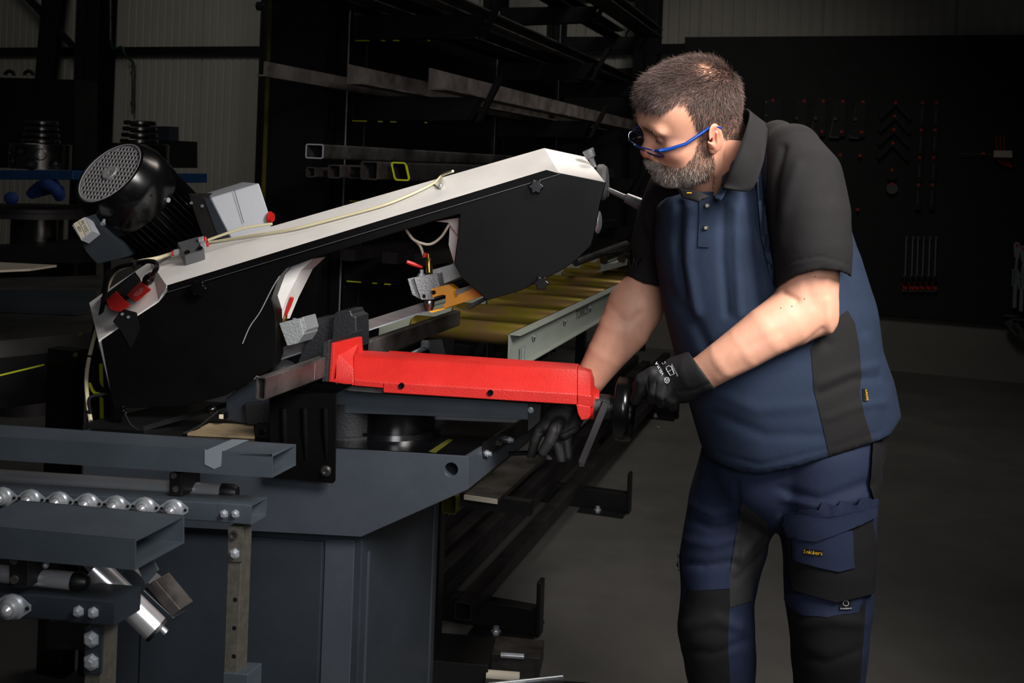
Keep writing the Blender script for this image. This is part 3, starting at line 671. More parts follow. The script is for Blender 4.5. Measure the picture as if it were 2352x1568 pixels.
arm = vz = m.build('vise_arm', MAT['red_cast'], SAW, bevel=.0025); arm['label'] = 'bright red cast vise arm'
J = Plane(VA.p+MN*.0, 7, n=MN)
jl = [P(751, 877, 2.345), P(757, 787, 2.345), P(821, 772, 2.45), P(826, 860, 2.45)]
m = MB(); m.prism([jl[0], jl[1], jl[2], jl[3]], MU*.012)
m.prism([P(757, 877, 2.343), P(770, 868, 2.343), P(772, 808, 2.36), P(826, 785, 2.44), P(826, 860, 2.44)], [LmB[0], LmB[1], LmB[1]+(LmB[2]-LmB[1])*.5, LmB[3], LmB[5]])
jw = m.build('jaw_body', MAT['red_cast'], vz, bevel=.002)
# lower lip, worn steel below
MB().prism(fpoly(VA.off(.012), [(790, 885), (880, 893), (880, 903), (800, 897)]), MN*.09).build('wear_strip', MAT['mill_steel'], vz)
for (x, y) in ((923, 885), (1127, 901)):
    MB().lathe(VA(x, y), -MN, [(0, .0065), (.004, .0065), (.004, .0035), (.001, .003), (.001, 0)], 20).build('set_screw', MAT['black_gloss'], vz, smooth=40)
E1 = sect(1326, (930, 906, 853, 848), (-.002, -.002, .045, .055)); E1 += [E1[3]+MN*.06, E1[0]+MN*.12]
E2 = sect(1357, (936, 909, 857, 852), (-.004, -.004, .045, .055)); E2 += [E2[3]+MN*.06, E2[0]+MN*.12]
E3 = sect(1364, (934, 900, 877, 872), (.012, .012, .04, .06)); E3 += [E3[3]+MN*.04, E3[0]+MN*.09]
m = MB(); m.prism(E1, E2); m.prism(E2, E3)
m.prism(fpoly(VA.off(-.004), [(1323, 928), (1357, 934), (1357, 955), (1350, 963), (1335, 965), (1327, 950)]), MN*.11)
m.build('end_cap', MAT['red_cast'], vz, bevel=.002)
hc = P(1364, 925, 2.32); AX = MU
MB().lathe(hc-AX*.01, AX, [(0, .036), (.012, .036), (.014, .032), (.022, .032)], 40).build('collar', MAT['red_cast'], vz, smooth=30)
hb = P(1366, 932, 2.31)
hub = MB().lathe(hb, AX, [(0, .027), (.035, .027), (.036, .025), (.044, .025), (.045, .022), (.052, .022), (.053, .025), (.062, .025)], 36).build('hub', MAT['black_cast'], vz, smooth=30)
m = MB(); a = P(1392, 925, 2.27); b_ = P(1336, 1062, 2.24)
d = (b_-a).normalized(); sx = d.cross(Vector((0, 1, 0))).normalized()
m.prism([a-sx*.008, a+sx*.008, b_+sx*.008, b_-sx*.008], Vector((0, .012, 0))); m.prism([b_-sx*.008, b_+sx*.008, P(1342, 1073, 2.24), P(1330, 1073, 2.24)], Vector((0, .012, 0)))
m.build('locking_lever', mat('lever_grey', '252324', .65, spec=.2), vz, bevel=.002)
# handwheel
WD = math.radians(14); WA = Vector((math.cos(WD), -math.sin(WD), 0)); wc = P(1433, 938, 2.31)
n = 48; prof = [(-.022, .020), (-.022, .03), (-.004, .05), (-.008, .056)]
rim = [(-.013, .056), (-.016, .062), (-.013, .069), (.004, .071), (.016, .069), (.019, .062), (.012, .056), (-.004, .054), (-.013, .056)]
hw = MB().lathe(wc, WA, rim, 64).build('handwheel', MAT['black_gloss'], SAW, smooth=60)
MB().lathe(wc, WA, [(-.034, .022), (-.02, .026), (-.004, .054), (.004, .056), (-.006, .03), (.01, .02), (.01, 0)], 48).build('web', MAT['black_cast'], hw, smooth=40)
# black front jaw slab and fixed jaws
fj = vz
MB().prism([P(738, 878, 2.335), P(752, 878, 2.335), P(758, 779, 2.335), P(740, 786, 2.335)], DV*.17).build('jaw', MAT['black_cast'], fj, bevel=.003)
xj = SAW
JP = Plane(P(750, 830, 2.50), 7)
MB().prism(fpoly(JP, [(680, 838), (699, 790), (702, 763), (719, 734), (724, 731), (765, 725), (768, 850), (700, 855)]), DV*.06).build('jaw', MAT['black_cast'], xj, bevel=.004)
MB().prism(fpoly(JP.off(-.02), [(760, 800), (765, 723), (772, 716), (786, 712), (805, 712), (808, 723), (818, 727), (820, 800)]), DV*.07).build('jaw', MAT['black_cast'], xj, bevel=.004)
MB().prism(fpoly(JP.off(.02), [(640, 850), (760, 838), (760, 880), (640, 900)]), DV*.2).build('support', MAT['black_cast'], xj, bevel=.003)
tag(MB().ball(P(650, 850, 2.48), .035, 16, (1, 1, .7)).build('blade_brush', MAT['black_cast'], smooth=80), 'round dark wire brush under the blade beside the tube', 'brush')
# workpiece
w0 = P(587, 917, 2.105); wpz = w0
def wp(near, L, name, lab):
    m = MB(); m.hollow(near, DV, L, .0225, .046, .003, CV, r=.004)
    return tag(m.build(name, MAT['mill_steel'], smooth=30), lab, 'steel tube', 'rectangular steel tube clamped for cutting')
wpa = wp(w0, .42, 'clamped_tube', 'reddish rectangular steel tube clamped in the vise, front piece')
m = MB(); e = w0-DV*.004
m.tube([e+UP*.041-CV*.003, e+UP*.048+CV*.003, e+UP*.0465+CV*.009], .001, 5); m.build('burr', MAT['zinc'], wpa)
MB().abox(w0+DV*.2+CV*.0226+UP*.005, CV*.0003, DV*.0012, UP*.036).build('scribe_line', MAT['zinc'], wpa)
wback = wp(w0+DV*.46+UP*.004+CV*.006, .62, 'clamped_tube', 'far end of the steel tube lying behind the blade')
# ------------------------------------------------------------------ saw bow
HP = Plane(P(800, 600, 2.42), 5); HN = HP.n
ftop = [(226, 781), (281, 744), (364, 690), (383, 656), (1283, 396), (1389, 417)]
btop = [(205, 695), (243, 668), (300, 630), (345, 600), (1250, 340), (1343, 360)]
m = MB(); BPn = HP.off(.2)
f_ = [HP(*q) for q in ftop]; b_ = [BPn(*q) for q in btop]
# lower skin of the white body (hidden behind the covers)
low = [(262, 930), (330, 930), (500, 890), (640, 598), (1060, 470), (1362, 540)]
lowb = [(240, 850), (320, 850), (500, 830), (640, 570), (1050, 430), (1340, 470)]
lf = [HP(*q) for q in low]; lb = [BPn(*q) for q in lowb]; n = 6
v = f_+b_+lf+lb; fc = []
for i in range(n-1):
    fc += [(i, i+1, n+i+1, n+i), (2*n+i, 3*n+i, 3*n+i+1, 2*n+i+1), (i, 2*n+i, 2*n+i+1, i+1), (n+i, n+i+1, 3*n+i+1, 3*n+i)]
fc += [(0, n, 3*n, 2*n), (n-1, 3*n-1, 4*n-1, 2*n-1)]
bw = MB().add(v, fc).build('saw_head', MAT['white_paint'], SAW); bw['label'] = 'white steel saw head sloping up to the right'
bvb = BVHTree.FromPolygons(v, fc)
cov = [(232, 781), (281, 748), (364, 694), (385, 668), (1283, 397), (1392, 419), (1379, 466), (1364, 543), (1358, 564), (1321, 600), (1285, 623), (1199, 666), (1119, 690), (1062, 640), (1043, 604), (1053, 536), (1056, 492),
       (998, 507), (713, 595), (658, 616), (640, 636), (623, 684), (633, 716), (636, 818), (628, 845), (520, 908), (420, 934), (300, 937), (260, 936)]
CP = HP.off(-.012)
cover = MB().prism([CP(*q) for q in cov], HN*.05).build('cover', MAT['black_satin'], bw, bevel=.002)
# upper folded strip of the cover, facing up
st = [(383, 655), (1252, 393), (1290, 397), (385, 672)]
MB().prism([CP.off(-.006)(385, 671), CP.off(-.006)(1288, 399), CP.off(-.002)(1255, 390), CP.off(-.002)(384, 655)], HN*.01-UP*.002).build('cover_fold', MAT['black_satin'], bw)
MB().tube([CP.off(-.0068)(385, 671), CP.off(-.0068)(1288, 399)], .0008, 6).build('cover_edge', MAT['steel_grey'], bw)
MB().prism([CP.off(-.003)(*q) for q in [(259, 738), (272, 752), (281, 765), (300, 800), (320, 760), (313, 718), (290, 712), (281, 708)]], HN*.004).build('switch_bracket', MAT['black'], bw)
for (x, y) in ((281, 721), (295, 728)): MB().lathe(CP.off(-.003)(x, y), -HN, [(0, .0035), (.002, .0035)], 12).build('rivet', MAT['zinc'], bw)
# left flank of the white body
# knobs
for (x, y, s) in ((463, 660, 1), (1233, 428, .85), (1245, 648, .85), (283, 943, 1)):
    c = CP(x, y); m = MB(); m.lathe(c, -HN, [(0, .008), (.012, .008)], 12)
    pr_ = []; N = 42
    for k in range(N):
        a = 2*math.pi*k/N; r = (.0175+.0030*math.cos(6*a))*s; pr_.append(c-HN*.012+HP.u*(r*math.cos(a))+UP*(r*math.sin(a)))
    m.prism(pr_, -HN*.013); m.build('star_knob', MAT['black_gloss'], bw, bevel=.002)
# underside brackets
def flatp(pts, D, th, m, name, parent, bevel=.001): return MB().prism([P(x, y, D) for x, y in pts], DV*th).build(name, MAT[m], parent, bevel=bevel)
MB().prism([P(x, y, 2.47) for x, y in ((720, 594), (690, 622), (656, 690), (636, 738), (628, 700), (632, 660), (650, 612))], DV*.06).build('left_bracket', MAT['white_paint'], bw)
MB().prism([P(1000, 508, 2.47), P(1030, 512, 2.47), P(1050, 540, 2.47), P(1053, 500, 2.46)], DV*.05).build('upper_bracket', MAT['white_paint'], bw, bevel=.001)
MB().prism([P(1033, 516, 2.5), P(1052, 538, 2.5), P(1043, 606, 2.5), P(1030, 562, 2.5)], DV*.04).build('right_bracket', MAT['white_paint'], bw, bevel=.001)
# blade
MB().prism([P(635, 801, 2.56), P(985, 690, 2.60), P(985, 712, 2.60), P(635, 827, 2.56)], DV*.0014).build('blade', MAT['blade_steel'], bw)
MB().prism([P(635, 826, 2.558), P(985, 711, 2.598), P(985, 714, 2.598), P(635, 830, 2.558)], DV*.003).build('blade_teeth', MAT['zinc'], bw)
# right blade guide
m = MB(); G0 = P(950, 637, 2.52)
MB().prism([P(x, y, 2.5) for x, y in ((949, 637), (1004, 627), (1010, 657), (996, 688), (967, 689), (958, 665))], DV*.07).build('guide_block', MAT['cast_grey'], bw, bevel=.002)
MB().prism([P(x, y, 2.51) for x, y in ((935, 640), (949, 637), (958, 665), (967, 689), (946, 677))], DV*.06).build('guide_side', MAT['cast_grey'], bw, bevel=.002)
MB().prism([P(x, y, 2.53) for x, y in ((988, 620), (1040, 605), (1066, 634), (1010, 657))], DV*.05).build('guide_arm', MAT['steel'], bw, bevel=.002)
MB().prism([P(x, y, 2.49) for x, y in ((990, 664), (1000, 660), (1023, 655), (1041, 668), (1044, 684), (1048, 682), (1051, 677), (1095, 658), (1117, 671), (1108, 680), (1020, 709), (1018, 700), (1023, 695), (1023, 678), (1016, 677), (993, 683))], DV*.05).build('yellow_guard', MAT['yellow_guard'], bw, bevel=.001)
MB().prism([P(x, y, 2.48) for x, y in ((985, 715), (1020, 706), (1021, 710), (992, 718))], DV*.05).build('yellow_lip', MAT['yellow_guard'], bw)
MB().prism([P(x, y, 2.505) for x, y in ((1040, 668), (1080, 655), (1092, 660), (1046, 682))], DV*.03).build('blade_twist', MAT['blade_steel'], bw)
MB().prism([P(x, y, 2.50) for x, y in ((1070, 703), (1112, 682), (1120, 686), (1076, 710))], DV*.03).build('lower_guard', MAT['black'], bw, bevel=.001)
MB().lathe(P(997, 671, 2.485), -DV, [(0, .005), (.004, .005), (.004, .0025), (.001, 0)], 16).build('guide_screw', MAT['black_gloss'], bw, smooth=40)
MB().lathe(P(974, 680, 2.499), -DV, [(0, .0045), (.0005, .0045)], 16).build('screw_hole', MAT['black'], bw)
m = MB(); m.lathe(P(986, 687, 2.52), -UP, [(0, .011), (.003, .013), (.018, .013), (.022, .01), (.028, .01)], 24).build('guide_roller', MAT['steel'], bw, smooth=40)
def valve(x, y, D, lx, ly, flip):
    c = P(x, y, D)
    MB().lathe(c, UP+CV*-.1*flip, [(0, .006), (.003, .009), (.02, .0085), (.034, .007), (.036, .005), (.048, .005)], 20).build('brass_fitting', MAT['brass'], bw, smooth=40)
    MB().lathe(P(x-26*flip if flip < 0 else x-18, y+8, D), UP, [(0, .011), (.004, .011), (.004, .009), (.008, .009), (.008, .005), (.018, .005)], 6).build('valve_nut', MAT['zinc'], bw)
    a = P(x-16 if flip > 0 else x+5, y-14, D-.01); b = P(lx, ly, D-.02)
    MB().tube([a, a+(b-a)*.2, a+(b-a)*.6, b], [.0025, .004, .0052, .0048], 10).build('red_lever', MAT['red_plastic'], bw, smooth=60)
valve(986, 628, 2.53, 934, 601, 1)
valve(650, 740, 2.50, 671, 683, -1)
MB().lathe(P(975, 590, 2.53), UP, [(0, .006), (.006, .006), (.006, .007), (.01, .007)], 16).build('push_fitting', MAT['red_plastic'], bw, smooth=30)
MB().tube(bez([P(934, 530, 2.5), P(948, 548, 2.5), P(965, 565, 2.52), P(974, 590, 2.53)]), .0033, 10).build('hose', MAT['hose_clear'], bw, smooth=60)
MB().tube(bez([P(932, 526, 2.52), P(950, 550, 2.5), P(985, 561, 2.49), P(1012, 545, 2.48), P(1032, 515, 2.47)]), .0033, 10).build('hose', MAT['hose_clear'], bw, smooth=60)
MB().tube(bez([P(1090, 548, 2.395), P(1096, 580, 2.39), P(1094, 615, 2.385)]), .0013, 6).build('wire', MAT['zinc'], bw)
MB().tube(bez([P(642, 634, 2.395), P(625, 662, 2.385), P(598, 715, 2.37), P(574, 750, 2.36), P(557, 789, 2.35)]), .0013, 6).build('wire', MAT['zinc'], bw)
# left guide
MB().prism([P(x, y, 2.44) for x, y in ((640, 742), (689, 731), (694, 752), (698, 768), (684, 789), (659, 795), (651, 772))], DV*.07).build('guide_block', MAT['cast_grey'], bw, bevel=.002)
MB().prism([P(x, y, 2.445) for x, y in ((689, 731), (696, 727), (704, 757), (698, 768))], DV*.06).build('guide_side', MAT['cast_grey'], bw, bevel=.001)
MB().prism([P(x, y, 2.52) for x, y in ((700, 751), (712, 748), (712, 760), (704, 762))], DV*.03).build('yellow_lip', MAT['yellow_guard'], bw)
# hoses on the white top : points raised above the surface
def top_s(x, y, up=.004):
    # depth on the white top from its position between the front and back edges
    def edge(E, x):
        for (x0, y0), (x1, y1) in zip(E[:-1], E[1:]):
            if x <= x1 or (x1, y1) == E[-1]: return y0+(y1-y0)*(x-x0)/(x1-x0)
    yf, yb = edge(ftop, x), edge(btop, x); t = max(0, min(1, (yf-y)/(yf-yb)))
    return HP.off(.2*t-up)(x, y)
def top_s(x, y, up=.004):
    r = ray(x, y).normalized(); h_ = bvb.ray_cast(Vector((0, 0, H)), r)
    if h_[0] is None: return HP.off(.1)(x, y)
    n_ = h_[1] if h_[1].dot(r) < 0 else -h_[1]
    return h_[0]+n_*up
hs = [(478, 562), (540, 552), (620, 540), (680, 530), (740, 515), (800, 499), (880, 477), (930, 458), (970, 440), (1000, 424), (1018, 407), (1040, 393)]
MB().tube(bez([top_s(x, y, .006) for x, y in hs], 5), .0034, 10).build('hose', MAT['hose'], bw, smooth=60)
MB().tube(bez([top_s(x, y, .006) for x, y in [(478, 551), (520, 536), (560, 524), (600, 517), (625, 514)]], 5), .0034, 10).build('hose', MAT['hose'], bw, smooth=60)
MB().tube(bez([top_s(398, 585), top_s(360, 593), P(322, 600, 2.55), P(290, 611, 2.6), P(262, 628, 2.66), P(246, 662, 2.70), P(232, 720, 2.72), P(211, 795, 2.64), P(199, 860, 2.56), P(201, 920, 2.5), P(208, 966, 2.47)], 6), .0052, 12).build('hose', MAT['hose'], bw, smooth=60)
for (x, y, D) in ((206, 818, 2.61), (204, 945, 2.48)): MB().lathe(P(x, y, D), UP, [(-.003, .0075), (.003, .0075)], 14).build('hose_clip', MAT['rubber'], bw)
c = top_s(1012, 430, .003); MB().prism([top_s(x, y, .003) for x, y in ((998, 424), (1012, 418), (1020, 428), (1017, 434), (1010, 434))], HN*-.002).build('hose_clip', MAT['hose_clear'], bw)
MB().lathe(top_s(1013, 431, .006), -HN, [(0, .004), (.003, .004), (.004, 0)], 12).build('clip_screw', MAT['zinc'], bw)
# valve block
vb = [top_s(409, 557, .03), top_s(456, 544, .03), top_s(467, 577, .035), top_s(422, 584, .035)]
def lower(v, k): return Vector(v)+(HN*.35-UP*.94)*k
dm = top_s(450, 603, 0).y-2.375
m = MB(); m.prism([P(407, 557, 2.42+dm), P(455, 543, 2.42+dm), P(469, 573, 2.365+dm), P(424, 586, 2.365+dm)], [P(409, 580, 2.43+dm), P(457, 567, 2.43+dm), P(472, 595, 2.375+dm), P(427, 609, 2.375+dm)])
m.build('manifold', MAT['steel_grey'], bw, bevel=.001)
for (x, y) in ((430, 580), (459, 571)):
    MB().lathe(P(x, y-1, 2.367+dm), UP-HN*.8, [(-.001, .0065), (.0012, .0065), (.0012, .004), (.0002, .0035), (.0002, 0)], 20).build('socket_screw', MAT['black_gloss'], bw, smooth=40)
def fitting(x, y, D, ax):
    MB().lathe(P(x, y, D), ax, [(0, .0085), (.011, .0085)], 6).build('hex_fitting', MAT['chrome'], bw)
    MB().lathe(P(x, y, D), ax, [(.010, .0058), (.015, .0058)], 16).build('steel_neck', MAT['chrome'], bw, smooth=40)
    MB().lathe(P(x, y, D), ax, [(.013, .0070), (.0165, .0070)], 20).build('red_ring', MAT['red_plastic'], bw, smooth=40)
hx = (P(480, 561, 2.4)-P(455, 566, 2.4)).normalized()
fitting(458, 552, 2.40+dm, hx); fitting(463, 563, 2.385+dm, hx); fitting(411, 579, 2.395+dm, -hx)
# limit switch
ls = [(242, 686), (308, 624), (346, 650), (340, 668), (284, 718), (252, 706)]
swn = (f_[2]-f_[1]).cross(b_[1]-f_[1]).normalized(); swn = -swn if swn.y < 0 else swn
SWP = Plane(f_[1]+(b_[1]-f_[1])*.3, n=swn)
def sw(x, y, k=.012): return SWP.off(-k)(x, y)
MB().prism([sw(x, y, .006) for x, y in ((230, 684), (309, 625), (322, 640), (330, 662), (262, 708), (244, 700))], [sw(x, y, .02) for x, y in ((232, 683), (310, 624), (322, 640), (328, 662), (262, 706), (246, 697))]).build('switch_base', MAT['black'], bw)
sp_ = MB().prism([sw(x, y, .012) for x, y in ((266, 668), (305, 632), (322, 647), (290, 690))], [sw(x, y, .032) for x, y in ((268, 666), (306, 631), (322, 645), (291, 688))]).build('switch_cover', MAT['tool_black'], bw, bevel=.001)
MB().prism([sw(x, y, .012) for x, y in ((290, 678), (324, 646), (348, 664), (314, 694))], [sw(x, y, .036) for x, y in ((290, 678), (322, 647), (347, 666), (313, 693))]).build('switch_plate', MAT['red_plastic'], bw, bevel=.001)
MB().prism([sw(x, y, .010) for x, y in ((243, 690), (268, 667), (284, 688), (301, 702), (276, 718), (252, 712))], [sw(x, y, .036) for x, y in ((243, 689), (267, 668), (284, 686), (300, 700), (276, 716), (252, 711))]).build('switch_head', MAT['red_plastic'], bw, bevel=.0015)
def swt(x, y):
    o = Vector(sw(318, 671, .0375)); ex = (sw(335, 656, .0375)-sw(301, 686, .0375)).normalized(); ey = (sw(308, 662, .0375)-sw(328, 681, .0375)).normalized()
    return o+ex*x+ey*y
text('A600 IEC', lambda x, y: swt(x, y+.008), 'switch_print', MAT['print_white'], bw, .004, .026)
text('AC15 CE', lambda x, y: swt(x, y-.002), 'switch_print', MAT['print_white'], bw, .004, .026)
text('IP65', lambda x, y: swt(x, y-.011), 'switch_print', MAT['print_white'], bw, .004, .016)
gl = sw(338, 645, .02); ga = (sw(351, 631, .03)-sw(336, 650, .02)).normalized()
MB().lathe(gl-ga*.008, ga, [(0, .010), (.008, .010), (.008, .013), (.018, .013), (.02, .011), (.03, .009), (.031, .005)], 14).build('cable_gland', MAT['black_gloss'], bw, smooth=30)
MB().tube(bez([sw(350, 631, .03), P(360, 615, 2.36), P(355, 602, 2.38), P(335, 600, 2.41), P(305, 606, 2.45), P(270, 615, 2.5), P(248, 640, 2.52), P(240, 680, 2.56), P(228, 740, 2.6)], 6), .0055, 12).build('switch_cable', MAT['rubber'], bw, smooth=60)
MB().lathe(P(312, 607, 2.43), Vector((1, 0, -.2)), [(-.003, .011), (.003, .011)], 14).build('cable_tie', MAT['rubber'], bw)
MB().tube(bez([P(246, 600, 2.76), P(245, 650, 2.78), P(228, 720, 2.78), P(214, 800, 2.74), P(216, 870, 2.66), P(240, 905, 2.58), P(262, 905, 2.52)], 6), .0095, 12).build('black_hose', MAT['rubber'], bw, smooth=60)
MB().tube(bez([P(208, 950, 2.45), P(205, 915, 2.45), P(232, 906, 2.47), P(258, 904, 2.5)], 6), .004, 8).build('cable', MAT['rubber'], bw, smooth=60)
MB().tube(bez([P(205, 880, 2.56), P(215, 900, 2.55), P(230, 905, 2.55)], 6), .004, 8).build('cable', MAT['lime'], bw, smooth=60)
MB().tube(bez([P(286, 950, 2.36), P(300, 975, 2.36), P(318, 988, 2.36)], 4), .003, 8).build('cable', MAT['rubber'], bw, smooth=60)
# ------------------------------------------------------------------ motor
bh = bw; bw = None
FA = Vector((.403, .685, -.607)).normalized(); MS = 2.64/2.42; fc_ = P(252, 396, 2.64)
su = FA.cross(UP).normalized(); sv = su.cross(FA).normalized()
MB_ = MB().lathe(fc_+FA*.09, FA, [(0, .088), (.30-.09, .088)], 48); bw = MB_.build('motor', MAT['black_satin'], SAW, smooth=40)
MB().lathe(fc_, FA, [(.003, .083), (-.003, .088), (-.001, .092), (.008, .0965), (.03, .106), (.045, .110), (.10, .110), (.103, .108), (.103, .09)], 64, ref=sv, cap=False).build('fan_cover', MAT['black_gloss'], bw, smooth=35)
# grille with pierced cells
m = MB(); N = 13; R = .082
g = MB(); cell = .0117; hole = .0078
fcc = fc_+FA*.002
import itertools
def G3(x, y, z=0): return fcc+su*x+sv*y+FA*z
# solid disc pierced: built from strips between cells
ang = 0
pts = []; 
for i in range(-8, 9):
    for j in range(-8, 9):
        cx_, cy_ = i*cell, j*cell
        r = math.hypot(cx_, cy_)
        if r > R+cell: continue
        inside = r < R-.006 and r > .0225
        a_, h_ = cell/2, hole/2*(.78 if True else 1); hx_ = hole/2
        def cl(x, y):
            q = math.hypot(x, y); k = min(1, R/q) if q > 0 else 1
            return G3(x*k, y*k)
        O = [cl(cx_+sx*a_, cy_+sy*a_) for sx, sy in ((-1, -1), (1, -1), (1, 1), (-1, 1))]
        if inside:
            I = [G3(cx_+sx*.0047, cy_+sy*.0039) for sx, sy in ((-1, -1), (1, -1), (1, 1), (-1, 1))]
            g.add(O+I+[v+FA*.003 for v in I], [(0, 1, 5, 4), (1, 2, 6, 5), (2, 3, 7, 6), (3, 0, 4, 7), (4, 5, 9, 8), (5, 6, 10, 9), (6, 7, 11, 10), (7, 4, 8, 11)])
        else:
            g.add(O, [(0, 1, 2, 3)])
g.build('fan_grille', MAT['grille'] if 'grille' in MAT else mat('grille', '8f8c8e', .5, .1), bw)
MB().lathe(fcc-FA*.001, FA, [(0, 0), (0, .004), (-.002, .0045), (-.003, .018), (0, .0195)], 32).build('grille_hub', MAT['grille'], bw, smooth=40)
MB().lathe(fcc-FA*.002, FA, [(0, .081), (-.002, .083), (0, .086)], 64, cap=False).build('grille_ring', MAT['grille'], bw, smooth=60)
MB().lathe(fcc+FA*.022, FA, [(0, .084), (.002, 0)], 40).build('fan_disc', MAT['black'], bw)
for k in range(7):
    a = 2*math.pi*k/7; d = su*math.cos(a)+sv*math.sin(a); e = FA.cross(d)
    MB().prism([fcc+FA*.006+d*.02-e*.001, fcc+FA*.006+d*.075-e*.001, fcc+FA*.02+d*.075-e*.001, fcc+FA*.02+d*.02-e*.001], e*.002).build('fan_blade', MAT['black_satin'], bw)
ML = .30
fins = MB(); nf = 44
for k in range(nf):
    a = 2*math.pi*k/nf; d = (su*math.cos(a)+sv*math.sin(a)); e = FA.cross(d)
    o = fc_+FA*.095
    fins.prism([o+d*.086-e*.0013, o+d*.107-e*.0009, o+d*.107+e*.0009, o+d*.086+e*.0013], FA*(ML-.115))
fins.build('cooling_fins', MAT['black_gloss'], bw)
MB().lathe(fc_+FA*(ML-.02), FA, [(0, .107), (.002, .109), (.02, .109), (.05, .09), (.05, 0)], 48).build('motor_flange', MAT['black_satin'], bw, smooth=35)
dr = P(397, 460, 2.42); 
for (x, y, D) in ((385, 459, 2.60), (237, 512, 2.56)):
    p = P(x, y, D); MB().lathe(p, (p-(fc_+FA*(p-fc_).dot(FA))).normalized(), [(-.01, .004), (0, .004), (0, .0065), (.004, .0065)], 6).build('cover_screw', MAT['zinc'], bw)

for o_ in [bw]+list(bw.children):
    o_.data.transform(Matrix.Translation(fc_)@Matrix.Scale(MS, 4)@Matrix.Translation(-fc_)) if not o_.name.startswith('cover_screw') else None
# terminal box with label
tbx = MB().prism([P(164, 518, 2.60), P(198, 497, 2.56), P(282, 560, 2.66), P(296, 590, 2.69), P(222, 608, 2.63), P(198, 576, 2.60)], DV*.1+UP*.02).build('terminal_box', MAT['slate_dark'], SAW, bevel=.004)
lbp = Plane(P(188, 526, 2.545), n=(.25, .9, -.3))
MB().prism([lbp(*q) for q in ((166, 517), (195, 498), (213, 531), (187, 552))], lbp.n*.03).build('label_holder', MAT['grey_box'], tbx)
MB().prism([lbp(*q) for q in ((169, 514), (192, 500), (207, 531), (186, 548))], -lbp.n*.0012).build('label_plate', MAT['cream'], tbx)
lo_ = lbp.off(-.0016); ex = (lo_(207, 531)-lo_(192, 503)).normalized(); ey = (lo_(192, 500)-lo_(169, 514)).normalized()
MB().tube([lo_(180, 508), lo_(197, 540)], .0004, 5).build('label_rule', MAT['ink'], tbx)
text('PRE WIRED', lambda x, y: lo_(194, 520)+ex*x+ey*y, 'label_text', MAT['ink'], tbx, .0085, .036)
text('400V', lambda x, y: lo_(182, 526)+ex*x+ey*y, 'label_text', MAT['ink'], tbx, .0075, .017)
# gearbox lid
DE = 2.72
eb = MB().prism([P(483, 454, DE), P(595, 420, DE+.02), P(625, 512, DE+.02), P(620, 530, DE+.02), P(532, 560, DE)], [P(462, 447, DE+.16), P(560, 417, DE+.18), P(595, 500, DE+.18), P(590, 520, DE+.18), P(520, 550, DE+.16)]).build('electric_box', MAT['grey_box'], SAW, bevel=.004)
MB().prism([P(467, 455, DE-.001), P(483, 453, DE-.001), P(532, 548, DE-.001), P(502, 549, DE-.001)], DV*.12).build('bezel', MAT['slate_dark'], eb, bevel=.002)
MB().prism([P(431, 444, DE+.01), P(468, 454, DE+.002), P(503, 548, DE+.002), P(470, 560, DE+.01)], DV*.12).build('body', MAT['mill_dark'], eb, bevel=.002)
for (x, y) in ((440, 466), (465, 473)): MB().lathe(P(x, y, DE+.004), -DV, [(0, .004), (.003, .004)], 12).build('screw', MAT['zinc'], eb)
MB().tube([P(538, 436, DE+.001), P(560, 512, DE+.001)], .0008, 5).build('lid_seam', MAT['slate_blue'], eb)
MB().lathe(P(617, 499, DE+.02), CV, [(0, .008), (.003, .016), (.006, .016), (.006, .013), (.012, .012)], 24).build('red_button', MAT['red_plastic'], eb, smooth=40)
# ------------------------------------------------------------------ tension wheel at the right end
ta = Vector((.72, -.15, .05)).normalized()
tc_ = P(1388, 418, 2.50)
tw = MB().lathe(tc_-ta*.016, ta, [(0, .04), (.004, .043), (.016, .043), (.024, .036), (.024, 0)], 48).build('tension_wheel', MAT['tool_grey'], SAW, smooth=30)
def handle(a, b):
    d = (b-a); L = d.length
    MB().lathe(a, d, [(0, .006), (L*.42, .0065), (L*.5, .0075), (L*.55, .012), (L*.97, .0145), (L, .0125), (L, .007), (L*.99, 0)], 24).build('handle', MAT['steel_grey'], tw, smooth=35)
handle(P(1398, 436, 2.48), P(1474, 470, 2.44))
handle(P(1366, 384, 2.5), P(1350, 343, 2.5))
bs2 = MB().lathe(P(1372, 510, 2.5), Vector((.9, -.3, 0)), [(0, .027), (.004, .027), (.006, .02), (.007, .02)], 32).build('side_cap', MAT['chrome'], tw, smooth=40)
